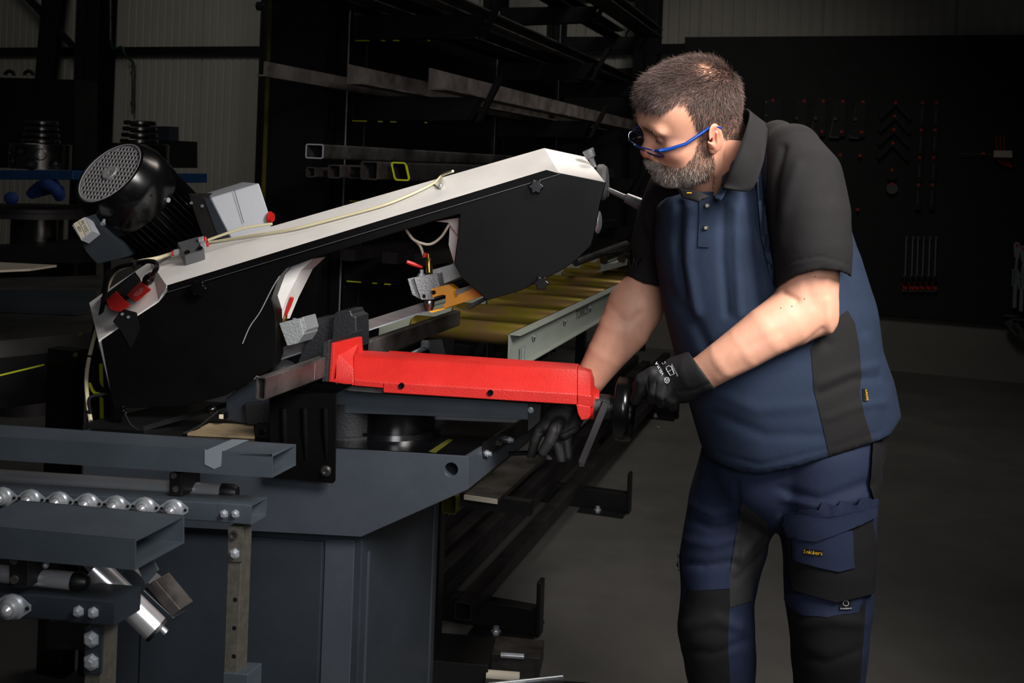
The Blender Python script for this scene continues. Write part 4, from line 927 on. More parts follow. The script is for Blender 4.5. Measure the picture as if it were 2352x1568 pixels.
# ------------------------------------------------------------------ infeed supports
def frame(o, ax): return Plane(o, n=(math.sin(ax), math.cos(ax), 0))
def support(o1, label, D, beam, rail_, boltx, posts, balls, shaftY, block, dusty, extra=False):
    pass
def bar_u(pl, top0, top1, bot1, bot0, depth, name, par, m='slate_blue', t=.003):
    """sheet channel open downwards/right end: outline given on the front plane"""
    A, B_, C_, D_ = pl(*top0), pl(*top1), pl(*bot1), pl(*bot0); dv = DV*depth; mb = MB(); u = (B_-A).normalized(); dn = UP
    mb.abox(A-UP*t, B_-A, dv, UP*t); mb.prism([A, B_, C_, D_], DV*t); q = DV*(depth-t); mb.prism([A+q, B_+q, C_+q, D_+q], DV*t)
    mb.abox(D_, C_-D_, DV*(depth), UP*t)
    return mb.build(name, MAT[m], par, bevel=.0008)
def ballunit(c, par, r=.0135):
    n = -MN; o = MB(); u = MU
    o.lathe(c, n, [(0, .0175), (.004, .0175), (.006, .0155), (.012, .0145), (.016, .0125), (.017, .0105), (.0145, .0098)], 28)
    fl = []
    for k in range(28):
        a = 2*math.pi*k/28; x, y = .0165*math.cos(a), .0165*math.sin(a)
        fl.append((x, y))
    fl = [(-.028, .004), (-.012, .016), (0, .019), (.012, .016), (.028, .004), (.028, -.004), (.012, -.016), (0, -.019), (-.012, -.016), (-.028, -.004)]
    o.prism([c+u*x+UP*y for x, y in fl], n*.002)
    b = o.build('ball_unit', MAT['zinc'], par, smooth=35)
    MB().ball(c+n*.0145, .0098, 20).build('ball', MAT['chrome'], b, smooth=80)
    for s in (-1, 1): MB().lathe(c+u*.0235*s+n*.002, n, [(0, .0028), (.0015, .0028)], 12).build('rivet', MAT['black'], b)
def hexb(p, par, r=.0065, m='zinc'):
    MB().lathe(p, -MN, [(0, r*1.35), (.001, r*1.35), (.001, r), (.006, r), (.007, r*.7), (.009, r*.6)], 6).build('bolt', MAT[m], par)
s1 = thing('ball_rail_support', 'slate grey infeed support with a row of ball rollers, next to the saw', 'material support', gz(P(540, 1500, 1.95)))
B1 = Plane(P(625, 1045, 1.95), 3.5)
bar_u(B1, (-90, 998), (625, 1046), (625, 1097), (-90, 1050), .088, 'top_channel', s1)
MB().prism([B1.off(-.001)(*q) for q in ((470, 1032), (510, 1035), (508, 1070), (492, 1077), (470, 1066))], -MN*.0004).build('tape_strip', MAT['tape'] if 'tape' in MAT else mat('tape', '6d757c', .25), s1)
MB().prism([q+UP*.0005 for q in (B1(472, 1035), B1(512, 1037), B1(512, 1037)+DV*.088, B1(472, 1035)+DV*.088)], UP*.0004).build('tape_strip', MAT['tape'], s1)
sh = P(525, 1130, 2.04); MB().lathe(sh, P(-60, 1092, 2.08)-sh, [(-.012, .0), (-.012, .012), (-.001, .014), (0, .0155), (1.0, .0155)], 28).build('guide_shaft', MAT['chrome'], s1, smooth=40)
MB().lathe(sh+MU*.002, MU, [(-.016, .0162), (.006, .0162), (.016, .012)], 20).build('shaft_end', MAT['black'], s1, smooth=30)
B1b = Plane(P(415, 1100, 2.0), 3.5)
MB().prism([B1b(*q) for q in ((388, 1086), (418, 1087), (418, 1140), (388, 1139))], DV*.06).build('bearing_block', MAT['black'], s1, bevel=.002)
for y in (1091, 1122): MB().lathe(B1b(404 if y > 1100 else 400, y), -MN, [(0, .006), (.003, .006)], 14).build('block_bolt', MAT['rack_steel'], s1, smooth=30)
B1r = Plane(P(577, 1160, 1.97), 3.5)
def rect_tube(pl, x0, y0a, x1, y1a, hpx, depth, name, par, m='slate_blue'):
    A, B_, C_ = pl(x0, y0a), pl(x1, y1a), pl(x1, y1a+hpx); h = B_.z-C_.z
    mb = MB(); v = (B_-A); L = v.length; ax = -v.normalized()
    mb.hollow(B_-UP*h, ax, L, depth, h, .003, DV, r=.003)
    return mb.build(name, MAT[m], par, smooth=30)
rect_tube(B1r, -90, 1119, 500, 1153, 46, .05, 'ball_rail', s1)
rect_tube(B1r, 500, 1152, 577, 1158, 48, .055, 'rail_end', s1)
for x in (515, 541): hexb(B1r(x, 1180), s1)
for x, y in ((8, 1140), (72, 1145), (137, 1150), (203, 1154), (268, 1159), (334, 1163), (400, 1168)):
    ballunit(B1r.off(-.001)(x, y), s1)
def post(pl, x0, x1, ytop, par, name='post', m='wood_post', depth=.035, holes=()):
    A, B_ = pl(x0, ytop), pl(x1, ytop); w_ = B_-A; w_.z = 0
    o = MB().abox(gz(A)+UP*.0, w_, DV*depth, UP*A.z).build(name, MAT[m], par, bevel=.002)
    for (x, y) in holes:
        MB().lathe(pl.off(-.0006)(x, y), MN, [(0, .0042), (.0005, .0042)], 20).build('hole', MAT['black'], o)
    return o
mat('wood_post', '59564f', .5, .5, var=.15, vscale=60, bump=.3, bscale=400)
PP = Plane(P(550, 1300, 1.985), 3.5)
pst = post(PP, 525, 557, 1208, s1, holes=((540, 1377), (538, 1442), (537, 1507)))
MB().prism([PP.off(-.004)(*q) for q in ((523, 1208), (559, 1209), (556, 1291), (523, 1290))], MN*.004).build('clamp_plate', MAT['wood_post'], s1, bevel=.001)
MB().lathe(PP.off(-.004)(537, 1227), -MN, [(0, .009), (.005, .009), (.005, .005), (.002, .004), (.002, 0)], 20).build('socket_bolt', MAT['rack_steel'], s1, smooth=40)
hexb(PP.off(-.004)(539, 1271), s1, .008)
A, B_ = PP(516, 1541), PP(574, 1541); w_ = B_-A; w_.z = 0
MB().abox(gz(A)-DV*.006, w_, DV*.05, UP*A.z).build('foot_sleeve', MAT['slate_blue'], s1, bevel=.002)
s2 = thing('ball_rail_support', 'slate grey infeed support closest to the camera with a tilted chrome roller', 'material support', gz(P(240, 1560, 1.5)))
B2_ = Plane(P(310, 1240, 1.476), 3.5)
bar_u(B2_, (-90, 1203), (310, 1240), (310, 1309), (-90, 1274), .115, 'top_channel', s2, 'slate_blue')
B2s = Plane(P(0, 1300, 1.52), 3.5)
sh = P(175, 1335, 1.52); MB().lathe(sh, P(-90, 1308, 1.54)-sh, [(0, .0125), (.6, .0125)], 28).build('guide_shaft', MAT['chrome'], s2, smooth=40)
MB().lathe(sh, MU, [(-.004, .0132), (.008, .0132), (.018, .008)], 20).build('shaft_end', MAT['black'], s2, smooth=30)
MB().prism([B2s.off(-.02)(*q) for q in ((20, 1283), (65, 1285), (65, 1350), (20, 1348))], DV*.06).build('bearing_block', MAT['black'], s2, bevel=.002)
for y in (1286, 1330): MB().lathe(B2s.off(-.02)(34, y), -MN, [(0, .006), (.003, .006)], 14).build('block_bolt', MAT['rack_steel'], s2, smooth=30)
MB().ball(B2s(105, 1297), .005, 12).build('bolt_end', MAT['zinc'], s2)
B2r = Plane(P(260, 1380, 1.5), 3.5)
rect_tube(B2r, -90, 1352, 162, 1370, 58, .055, 'ball_rail', s2, 'slate_dark')
rect_tube(B2r, 162, 1370, 262, 1378, 60, .06, 'rail_end', s2, 'slate_dark')
MB().prism([B2r(*q)+DV*.001 for q in ((258, 1380), (262, 1380), (262, 1437), (258, 1437))], DV*.055).build('end_cap', MAT['slate_dark'], s2)
ballunit(B2r.off(-.001)(30, 1392), s2)
for x, y in ((181, 1403), (215, 1406)): hexb(B2r.off(-.001)(x, y), s2)
P2 = Plane(P(235, 1500, 1.52), 3.5)
post(P2, 197, 236, 1437, s2)
MB().abox(P2(196, 1545)-DV*.004, P2(236, 1545)-P2(196, 1545), DV*.004, UP*(P2(196, 1437).z-P2(196, 1545).z)).build('clamp_plate', MAT['slate_dark'], s2, bevel=.001)
for y in (1467, 1520): hexb(P2.off(-.004)(210, y), s2, .0095)
MB().prism([B2r.off(.03)(*q) for q in ((103, 1430), (195, 1436), (195, 1495), (103, 1490))], DV*.05).build('stop_block', MAT['black'], s2, bevel=.002)
# tilted roller and its bracket
ra, rb = P(215, 1305, 1.60), P(361, 1447, 1.60)
MB().lathe(ra, rb-ra, [(0, .020), ((rb-ra).length, .020)], 32).build('tilted_roller', MAT['chrome'], s2, smooth=40)
dd = (rb-ra).normalized()
MB().lathe(rb-dd*.004, dd, [(0, .0205), (.006, .0205), (.006, 0)], 24).build('roller_cap', MAT['black'], s2, smooth=40)
MB().lathe(P(366, 1438, 1.60), dd, [(0, .005), (.014, .005), (.014, 0)], 12).build('roller_axle', MAT['zinc'], s2, smooth=40)
MB().prism([P(x, y, 1.66) for x, y in ((190, 1298), (232, 1302), (300, 1363), (300, 1422))], DV*.004).build('roller_bracket', MAT['steel_grey'], s2)
MB().prism([P(x, y, 1.64) for x, y in ((300, 1302), (345, 1340), (330, 1355), (400, 1420), (384, 1434), (280, 1315))], DV*.03).build('bracket_arm', MAT['slate_dark'], s2, bevel=.001)
MB().prism([P(x, y, 1.64) for x, y in ((334, 1345), (357, 1332), (414, 1400), (395, 1418))], DV*.035).build('bracket_tube', MAT['rack_steel'], s2, bevel=.001)
MB().prism([P(x, y, 1.57) for x, y in ((318, 1258), (340, 1262), (362, 1310), (334, 1342), (316, 1302))], DV*.004).build('gusset', MAT['slate_blue'], s2)
# ------------------------------------------------------------------ signed distance modelling for the figure
f32 = np.float32
def ar(v): return np.array(v, dtype=f32)
class SDF:
    def __init__(s, lo, hi, h, M=None):
        s.lo = ar(lo); s.h = h; n = np.ceil((ar(hi)-s.lo)/h).astype(int)+1; s.n = n
        ax = [s.lo[i]+h*np.arange(n[i], dtype=f32) for i in range(3)]
        s.X, s.Y, s.Z = np.meshgrid(*ax, indexing='ij'); s.d = np.full(n, 9.0, f32)
    def un(s, d, k=0.0):
        if k <= 0: s.d = np.minimum(s.d, d)
        else:
            q = np.maximum(k-np.abs(s.d-d), 0)/k; s.d = np.minimum(s.d, d)-q*q*k*f32(.25)
        return s
    def sub(s, d, k=0.0):
        if k <= 0: s.d = np.maximum(s.d, -d)
        else:
            q = np.maximum(k-np.abs(s.d+d), 0)/k; s.d = np.maximum(s.d, -d)+q*q*k*f32(.25)
        return s
    def ell(s, c, r, R=None):
        x, y, z = s.X-c[0], s.Y-c[1], s.Z-c[2]
        if R is not None:
            R = np.array(R, f32); x, y, z = R[0, 0]*x+R[1, 0]*y+R[2, 0]*z, R[0, 1]*x+R[1, 1]*y+R[2, 1]*z, R[0, 2]*x+R[1, 2]*y+R[2, 2]*z
        k0 = np.sqrt((x/r[0])**2+(y/r[1])**2+(z/r[2])**2); k1 = np.sqrt((x/r[0]**2)**2+(y/r[1]**2)**2+(z/r[2]**2)**2)
        return (k0*(k0-1)/np.maximum(k1, 1e-6)).astype(f32)
    def cap(s, a, b, ra, rb=None):
        rb = ra if rb is None else rb; a = ar(a); b = ar(b); ab = b-a; L = float((ab**2).sum())
        px, py, pz = s.X-a[0], s.Y-a[1], s.Z-a[2]
        t = np.clip((px*ab[0]+py*ab[1]+pz*ab[2])/max(L, 1e-9), 0, 1)
        return np.sqrt((px-t*ab[0])**2+(py-t*ab[1])**2+(pz-t*ab[2])**2)-(ra+(rb-ra)*t)
    def chain(s, pts, rs, k=.0):
        d = None
        for i in range(len(pts)-1):
            e = s.cap(pts[i], pts[i+1], rs[i], rs[i+1]); d = e if d is None else np.minimum(d, e)
        return d
    def echain(s, nodes, n=2.2):
        """nodes: (center, u, a, b) elliptical stations; w = thickness direction"""
        C = [ar(x[0]) for x in nodes]; U = [ar(x[1]) for x in nodes]; A = [x[2] for x in nodes]; B = [x[3] for x in nodes]
        out = None
        for i in range(len(nodes)-1):
            ab = C[i+1]-C[i]; L = float((ab**2).sum()); t_ax = ab/math.sqrt(L)
            W = []
            for j in (i, i+1):
                w_ = np.cross(t_ax, U[j]); w_ /= np.linalg.norm(w_)+1e-9; W.append(w_)
            px, py, pz = s.X-C[i][0], s.Y-C[i][1], s.Z-C[i][2]
            t = np.clip((px*ab[0]+py*ab[1]+pz*ab[2])/L, 0, 1)
            qx, qy, qz = px-t*ab[0], py-t*ab[1], pz-t*ab[2]
            u = (U[i]+U[i+1])/2; u /= np.linalg.norm(u); ux = [U[i][m]*(1-t)+U[i+1][m]*t for m in range(3)]
            un_ = np.sqrt(ux[0]**2+ux[1]**2+ux[2]**2); ux = [v/un_ for v in ux]
            wx = [W[0][m]*(1-t)+W[1][m]*t for m in range(3)]; wn = np.sqrt(wx[0]**2+wx[1]**2+wx[2]**2); wx = [v/wn for v in wx]
            pu = qx*ux[0]+qy*ux[1]+qz*ux[2]; pw = qx*wx[0]+qy*wx[1]+qz*wx[2]
            pr = np.sqrt(np.maximum(qx**2+qy**2+qz**2-pu**2-pw**2, 0))
            a = A[i]+(A[i+1]-A[i])*t; b = B[i]+(B[i+1]-B[i])*t; m_ = np.minimum(a, b)
            d = (((np.abs(pu)/a)**n+(np.abs(pw)/b)**n+(pr/m_)**n)**(1/n)-1)*m_
            out = d if out is None else np.minimum(out, d)
        return out.astype(f32)
    def smooth(s, it=1):
        for _ in range(it):
            for ax in range(3):
                d = s.d; s.d = (np.roll(d, 1, ax)+2*d+np.roll(d, -1, ax))*f32(.25)
    def mesh(s):
        v = s.d; ins = v < 0; nx, ny, nz = v.shape
        c = np.zeros((nx-1, ny-1, nz-1), np.uint8)
        for i in (0, 1):
            for j in (0, 1):
                for k in (0, 1): c += ins[i:nx-1+i, j:ny-1+j, k:nz-1+k]
        act = (c > 0) & (c < 8); idx = -np.ones(act.shape, np.int64); ii = np.argwhere(act); idx[act] = np.arange(len(ii))
        acc = np.zeros((len(ii), 3)); cnt = np.zeros(len(ii))
        cor = [(i, j, k) for i in (0, 1) for j in (0, 1) for k in (0, 1)]
        vals = {cc: v[ii[:, 0]+cc[0], ii[:, 1]+cc[1], ii[:, 2]+cc[2]].astype(float) for cc in cor}
        for a in cor:
            for ax in range(3):
                if a[ax] == 0:
                    b = list(a); b[ax] = 1; b = tuple(b); va, vb = vals[a], vals[b]; m = (va < 0) != (vb < 0)
                    t = np.where(m, va/(np.where(va == vb, 1, va-vb)), 0); p = np.tile(np.array(a, float), (len(ii), 1)); p[:, ax] = t
                    acc[m] += p[m]; cnt[m] += 1
        V = (ii+acc/np.maximum(cnt, 1)[:, None])*s.h+s.lo
        F_ = []
        for ax in range(3):
            sl0 = [slice(None)]*3; sl1 = [slice(None)]*3; sl0[ax] = slice(0, -1); sl1[ax] = slice(1, None)
            a_, b_ = ins[tuple(sl0)], ins[tuple(sl1)]; e = np.argwhere(a_ != b_)
            o1, o2 = [x for x in range(3) if x != ax]
            e = e[(e[:, o1] > 0) & (e[:, o2] > 0) & (e[:, o1] < v.shape[o1]-1) & (e[:, o2] < v.shape[o2]-1)]
            if not len(e): continue
            q = []
            for (d1, d2) in ((-1, -1), (0, -1), (0, 0), (-1, 0)):
                f = e.copy(); f[:, o1] += d1; f[:, o2] += d2; q.append(idx[f[:, 0], f[:, 1], f[:, 2]])
            q = np.stack(q, 1); flip = a_[e[:, 0], e[:, 1], e[:, 2]]
            if ax == 1: flip = ~flip
            q = np.where(flip[:, None], q, q[:, ::-1]); F_.append(q)
        return V, np.concatenate(F_)
def vnormals(V, Fq):
    n = np.zeros_like(V); a = V[Fq[:, 2]]-V[Fq[:, 0]]; b = V[Fq[:, 3]]-V[Fq[:, 1]]; c = np.cross(a, b)
    for k in range(4): np.add.at(n, Fq[:, k], c)
    return n/np.maximum(np.linalg.norm(n, axis=1), 1e-12)[:, None]
def laplace(V, Fq, it=2, lam=.5):
    e = np.concatenate([Fq[:, [0, 1]], Fq[:, [1, 2]], Fq[:, [2, 3]], Fq[:, [3, 0]]]); e = np.concatenate([e, e[:, ::-1]])
    cnt = np.bincount(e[:, 0], minlength=len(V)).astype(float)
    for _ in range(it):
        s = np.zeros_like(V)
        for k in range(3): s[:, k] = np.bincount(e[:, 0], weights=V[e[:, 1], k], minlength=len(V))
        V = V+lam*(s/np.maximum(cnt, 1)[:, None]-V)
    return V
def npmesh(name, V, Fq, m, parent=None, attrs=None):
    me = bpy.data.meshes.new(name); me.vertices.add(len(V)); me.vertices.foreach_set('co', np.asarray(V, f32).ravel())
    nf, k = Fq.shape; me.loops.add(nf*k); me.loops.foreach_set('vertex_index', Fq.ravel().astype(np.int32))
    me.polygons.add(nf); me.polygons.foreach_set('loop_start', np.arange(0, nf*k, k, dtype=np.int32)); me.polygons.foreach_set('loop_total', np.full(nf, k, np.int32))
    me.update(calc_edges=True); me.validate(); me.polygons.foreach_set('use_smooth', np.ones(nf, bool))
    for an, av in (attrs or {}).items():
        if av.ndim == 1: at = me.attributes.new(an, 'FLOAT', 'POINT'); at.data.foreach_set('value', av.astype(f32))
        else: at = me.attributes.new(an, 'FLOAT_COLOR', 'POINT'); at.data.foreach_set('color', np.concatenate([av, np.ones((len(av), 1))], 1).astype(f32).ravel())
    me.materials.append(m); o = bpy.data.objects.new(name, me); COL.objects.link(o)
    if parent is not None: att(o, parent)
    return o
def PX(V):
    x = V[:, 0]*F/V[:, 1]; y = (H-V[:, 2])*F/V[:, 1]
    return np.stack([x*CR-y*SR+CX, x*SR+y*CR+CY], 1)
def segdist(Q, poly):
    """distance in px from points to polyline"""
    best = np.full(len(Q), 1e9)
    for (a, b) in zip(poly[:-1], poly[1:]):
        a = np.array(a, float); b = np.array(b, float); ab = b-a; t = np.clip(((Q-a)@ab)/(ab@ab), 0, 1)
        best = np.minimum(best, np.linalg.norm(Q-a-t[:, None]*ab, axis=1))
    return best
def folds(V, N, lines, front_only=True):
    Q = PX(V); d = np.zeros(len(V)); fr = np.clip(-N[:, 1]*2+.3, 0, 1) if front_only else 1
    for (pl, wd, amp) in lines:
        s = segdist(Q, pl); d += amp*np.exp(-(s/wd)**2)
    return V+N*(d*fr)[:, None]
def noise3(V, sc, seed=0):
    r = np.random.RandomState(seed); out = np.zeros(len(V))
    for _ in range(10):
        k = r.normal(size=3)*sc; out += np.sin(V@k+r.uniform(0, 6.28))
    return out/10
def bvh_of(V, Fq): return BVHTree.FromPolygons([tuple(v) for v in V], [tuple(int(i) for i in f) for f in Fq])
ORG = Vector((0, 0, H))
def drape(bv, x, y, lift, fb=None):
    r = ray(x, y).normalized(); h = bv.ray_cast(ORG, r)
    if h[0] is None:
        if fb is None: return None
        return fb
    n = h[1] if h[1].dot(r) < 0 else -h[1]
    return h[0]+n*lift-r*.0003
def patch(name, poly, bv, lift, m, parent, step=7, close=True):
    """sheet of cloth lying on the surface, outline given in the photo frame"""
    poly = [Vector(p) for p in poly]; pts = []; n = len(poly)
    for i in range(n):
        a, b = poly[i], poly[(i+1) % n]; k = max(1, int((b-a).length/step)); pts += [a+(b-a)*j/k for j in range(k)]
    nb = len(pts); xs = [p.x for p in pts]; ys = [p.y for p in pts]
    from mathutils.geometry import intersect_point_tri_2d
    def inside(q):
        c = False
        for i in range(nb):
            a, b = pts[i], pts[i-1]
            if (a.y > q.y) != (b.y > q.y) and q.x < (b.x-a.x)*(q.y-a.y)/(b.y-a.y)+a.x: c = not c
        return c
    g = []
    y = min(ys)+step*.5
    while y < max(ys):
        x = min(xs)+step*.5
        while x < max(xs):
            q = Vector((x, y))
            if inside(q) and min((q-p).length for p in pts) > step*.45: g.append(q)
            x += step
        y += step
    r = delaunay_2d_cdt(pts+g, [(i, (i+1) % nb) for i in range(nb)], [], 1, 1e-4)
    V2, F2 = r[0], r[2]; top = []; last = None
    for v in V2:
        p = drape(bv, v.x, v.y, lift)
        top.append(p)
    ok = [p for p in top if p is not None]
    if not ok: return None
    for i, p in enumerate(top):
        if p is None:
            j = min((k for k in range(len(top)) if top[k] is not None), key=lambda k: (V2[k]-V2[i]).length); top[i] = P(V2[i].x, V2[i].y, top[j].y)
    # bring the rim down to the cloth
    low = [p-(-ray(v.x, v.y).normalized())*(lift+.002) for p, v in zip(top, V2)]
    m_ = MB(); nn = len(top); fs = [tuple(f) for f in F2]
    ec = {}
    for f in fs:
        for i in range(len(f)):
            e = (f[i], f[(i+1) % len(f)]); ec[e] = 1
    rim = [e for e in ec if (e[1], e[0]) not in ec]
    m_.add(top+low, fs+[(a, a+nn, b+nn, b) for a, b in rim]+[tuple(i+nn for i in reversed(f)) for f in fs])
    return m_.build(name, MAT[m], parent, smooth=50)
def ptext(s, bv, cx, cy, dirx, h, w, lift, m, parent, name='lettering', skew=0):
    """lettering draped on a surface: centre, baseline direction and size in photo px"""
    v, f = text_mesh(s); wx = max(p.x for p in v)-min(p.x for p in v); a = math.atan2(dirx[1], dirx[0]); ex = (math.cos(a), math.sin(a)); ey = (math.sin(a), -math.cos(a)); out = []
    for p in v:
        X, Y = p.x*w/wx, p.y*h/.7; x = cx+ex[0]*X+ey[0]*Y; y = cy+ex[1]*X+ey[1]*Y
        q = drape(bv, x, y, lift); out.append(q if q is not None else P(x, y, 2.1))
    return MB().add(out, f).build(name, MAT[m], parent)
def E(xl, yl, xr, yr, D, b, Dr=None):
    A, B_ = P(xl, yl, D), P(xr, yr, Dr or D); c = (A+B_)/2; u = B_-A; a = u.length/2
    return (tuple(c), tuple(u.normalized()), a, b)
# ------------------------------------------------------------------ the man
man = thing('person', 'heavyset man with short hair, grey beard and blue glasses, leaning over the saw in navy work clothes and black gloves', 'person', PZ(1760, 1960, 0))
man['label'] = 'bearded man in blue glasses, navy polo, work trousers and black gloves turning the handwheel'
# ---- head in its own frame: x forward, y to his left (camera side), z up, origin between the ear canals
yaw, pit, rol = math.radians(11), math.radians(18), math.radians(-23)
Bm = np.array([[-1, 0, 0], [0, -1, 0], [0, 0, 1]], float)
cy_, sy_, cp_, sp2, cr_, sr_ = math.cos(yaw), math.sin(yaw), math.cos(pit), math.sin(pit), math.cos(rol), math.sin(rol)
HR = Bm@np.array([[cy_, -sy_, 0], [sy_, cy_, 0], [0, 0, 1]])@np.array([[cp_, 0, sp2], [0, 1, 0], [-sp2, 0, cp_]])@np.array([[1, 0, 0], [0, cr_, -sr_], [0, sr_, cr_]])
HD = 2.12; HS = .945*1200/(F/HD)   # metres per local metre
HO = np.array(P(1589, 288, HD))
def HL(p): return Vector(HO+HS*(HR@np.array(p, float)))
s = SDF((-.125, -.10, -.165), (.15, .105, .15), .0019)
s.un(s.ell((-.007, 0, .045), (.100, .078, .090)))                       # cranium
s.un(s.ell((.040, 0, .052), (.068, .066, .07)), .03)                      # forehead
s.un(s.ell((.045, 0, -.02), (.058, .064, .075)), .03)                   # mid face
s.un(s.ell((.04, 0, -.078), (.052, .052, .042)), .035)                  # jaw
s.un(s.ell((.074, 0, -.092), (.022, .03, .020)), .03)
s.un(s.cap((.05, 0, -.085), (-.01, 0, -.082), .026, .042), .03)                     # chin
for q in (-1, 1):
    s.un(s.ell((.012, q*.052, -.06), (.035, .018, .04)), .03)           # jaw angle / jowl
    s.un(s.ell((.066, q*.043, -.018), (.026, .022, .022)), .02)         # cheek
    s.un(s.ell((.090, q*.03, .032), (.012, .027, .010)), .018)          # brow
s.un(s.ell((.098, 0, .034), (.012, .018, .012)), .015)
for q in (-1, 1):
    s.sub(s.ell((.107, q*.031, .010), (.018, .017, .013)), .016)        # eye socket
s.un(s.cap((.092, 0, .022), (.115, 0, -.022), .008, .011), .014)       # nose bridge
s.un(s.ell((.115, 0, -.030), (.0135, .0125, .0118)), .010)               # nose tip
for q in (-1, 1):
    s.un(s.ell((.105, q*.0125, -.034), (.012, .0085, .009)), .006)      # nostril wing
    s.sub(s.ell((.116, q*.007, -.042), (.004, .003, .004)), .003)
s.un(s.ell((.096, 0, -.058), (.014, .026, .016)), .016)                 # muzzle
s.un(s.ell((.105, 0, -.0615), (.0075, .021, .0045)), .005)              # upper lip
s.un(s.ell((.103, 0, -.0735), (.0075, .019, .0055)), .005)              # lower lip
s.sub(s.ell((.112, 0, -.0675), (.009, .023, .0014)), .003)              # mouth line
for q in (-1, 1):
    s.un(s.ell((.0835, q*.031, .008), (.0135, .0135, .0135)), .004)     # eyeball with lid
    s.sub(s.ell((.095, q*.031, .0015), (.006, .0125, .0009)), .002)     # closed lid line
    s.sub(s.cap((.088, q*.02, -.005), (.079, q*.05, -.008), .0012), .005)
    # nasolabial fold
    s.sub(s.cap((.106, q*.021, -.036), (.09, q*.036, -.062), .0012), .006)
for q in (-1, 1):                                                        # ears
    Re = np.array([[math.cos(q*.35), -math.sin(q*.35), 0], [math.sin(q*.35), math.cos(q*.35), 0], [0, 0, 1]])
    Rt = np.array([[math.cos(.18), 0, math.sin(.18)], [0, 1, 0], [-math.sin(.18), 0, math.cos(.18)]])
    R_ = Re@Rt
    s.un(s.ell((-.012, q*.083, .004), (.0175, .006, .030), R_), .006)
    s.un(s.ell((-.006, q*.079, -.022), (.0095, .006, .012)), .006)
    s.sub(s.ell((-.009, q*.089, .008), (.0115, .0045, .020), R_), .003)
    s.un(s.cap((.003, q*.083, -.003), (.001, q*.083, -.014), .0035), .003)
    s.un(s.cap((-.014, q*.086, .013), (-.012, q*.0855, -.010), .0028), .003)
    s.sub(s.ell((-.001, q*.086, .0), (.004, .006, .005)), .003)
s.un(s.cap((-.035, 0, -.02), (-.085, .01, -.14), .062, .072), .03)      # neck
s.un(s.cap((.02, 0, -.09), (-.03, .0, -.155), .035, .05), .03)          # throat
for (x0, z0) in ((.082, .062), (.080, .072), (.084, .052)):
    s.sub(s.cap((x0+.017, -.02, z0), (x0+.012, .03, z0+.002), .0009), .004)
Vh, Fh = s.mesh(); Vh = laplace(Vh, Fh, 1, .4)
local = Vh.copy()
def squash(V):
    V = V.copy(); k = np.clip((.045-V[:, 2])/.05, 0, 1); e = np.maximum(V[:, 0]-.03, 0); V[:, 0] -= e*.14*k; V[:, 2] += np.maximum(-.05-V[:, 2], 0)*.18*(V[:, 0] > -.01); return V
Vh = squash(Vh)
Nh = vnormals(Vh, Fh)
Wh = HO+HS*(Vh@HR.T)
# skin colour varies a little by place: redder nose, ears, cheeks; lips; bald spot
colr = np.tile(np.array(lin('d39a80')[:3]), (len(Vh), 1))
def blend(c, w_): 
    global colr
    w_ = np.clip(w_, 0, 1)[:, None]; colr = colr*(1-w_)+np.array(lin(c)[:3])*w_
def g_(c, r): return np.exp(-(((local-np.array(c))/np.array(r))**2).sum(1))
blend('c8705e', g_((.125, 0, -.03), (.02, .02, .018))*.85); 
for q in (-1, 1):
    blend('cc7a66', g_((-.015, q*.088, .0), (.02, .02, .035))*.8); blend('cf8670', g_((.08, q*.045, -.02), (.03, .03, .022))*.5)
    blend('b98a78', g_((.095, q*.031, .008), (.02, .02, .012))*.5)
blend('b56458', ((np.abs(local[:, 1]) < .024) & (local[:, 0] > .098))*np.exp(-((local[:, 2]+.067)/.009)**2)*.8)
x_, y_, z_ = local[:, 0], local[:, 1], local[:, 2]; ay = np.abs(y_)
# hairline
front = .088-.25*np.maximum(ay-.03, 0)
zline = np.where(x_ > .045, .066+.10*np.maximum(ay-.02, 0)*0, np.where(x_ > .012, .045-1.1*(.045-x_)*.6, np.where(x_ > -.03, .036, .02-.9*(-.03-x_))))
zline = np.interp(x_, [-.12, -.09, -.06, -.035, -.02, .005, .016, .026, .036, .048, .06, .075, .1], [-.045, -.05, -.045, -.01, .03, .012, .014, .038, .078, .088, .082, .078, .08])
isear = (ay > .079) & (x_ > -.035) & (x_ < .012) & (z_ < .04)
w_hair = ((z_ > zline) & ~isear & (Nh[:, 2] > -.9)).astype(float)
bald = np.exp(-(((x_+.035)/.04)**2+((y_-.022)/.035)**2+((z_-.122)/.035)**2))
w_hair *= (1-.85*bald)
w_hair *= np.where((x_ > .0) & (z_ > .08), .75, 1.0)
jaw = ((z_ < -.048+np.interp(x_, [-.02, .012, .03, .06, .1], [.05, .062, .022, -.006, .0])) & (x_ > -.012) & (z_ > -.135) & (x_ > .02-.9*(z_+.02)*0-.03)).astype(float)
jaw *= (Nh[:, 2] > -.98)
lipz = (x_ > .092) & (np.abs(z_+.0675) < .008) & (ay < .024); jaw *= ~lipz
jaw *= ~((x_ < -.0) & (z_ < -.075)); jaw *= ~isear; jaw *= ~((x_ < .004) & (ay > .074))
jaw *= ~((x_ < .03) & (z_ < -.115))
mou = ((x_ > .09) & (z_ < -.046) & (z_ > -.062) & (ay < .03)).astype(float)
side = ((x_ > -.0) & (x_ < .022) & (z_ > -.05) & (z_ < .02) & (ay > .05)).astype(float)*.6*~isear
blend('5a4036', w_hair*.55*(1-bald)); blend('8d6a5c', np.maximum(jaw*.55, side*.5)); blend('a87464', mou*.6)
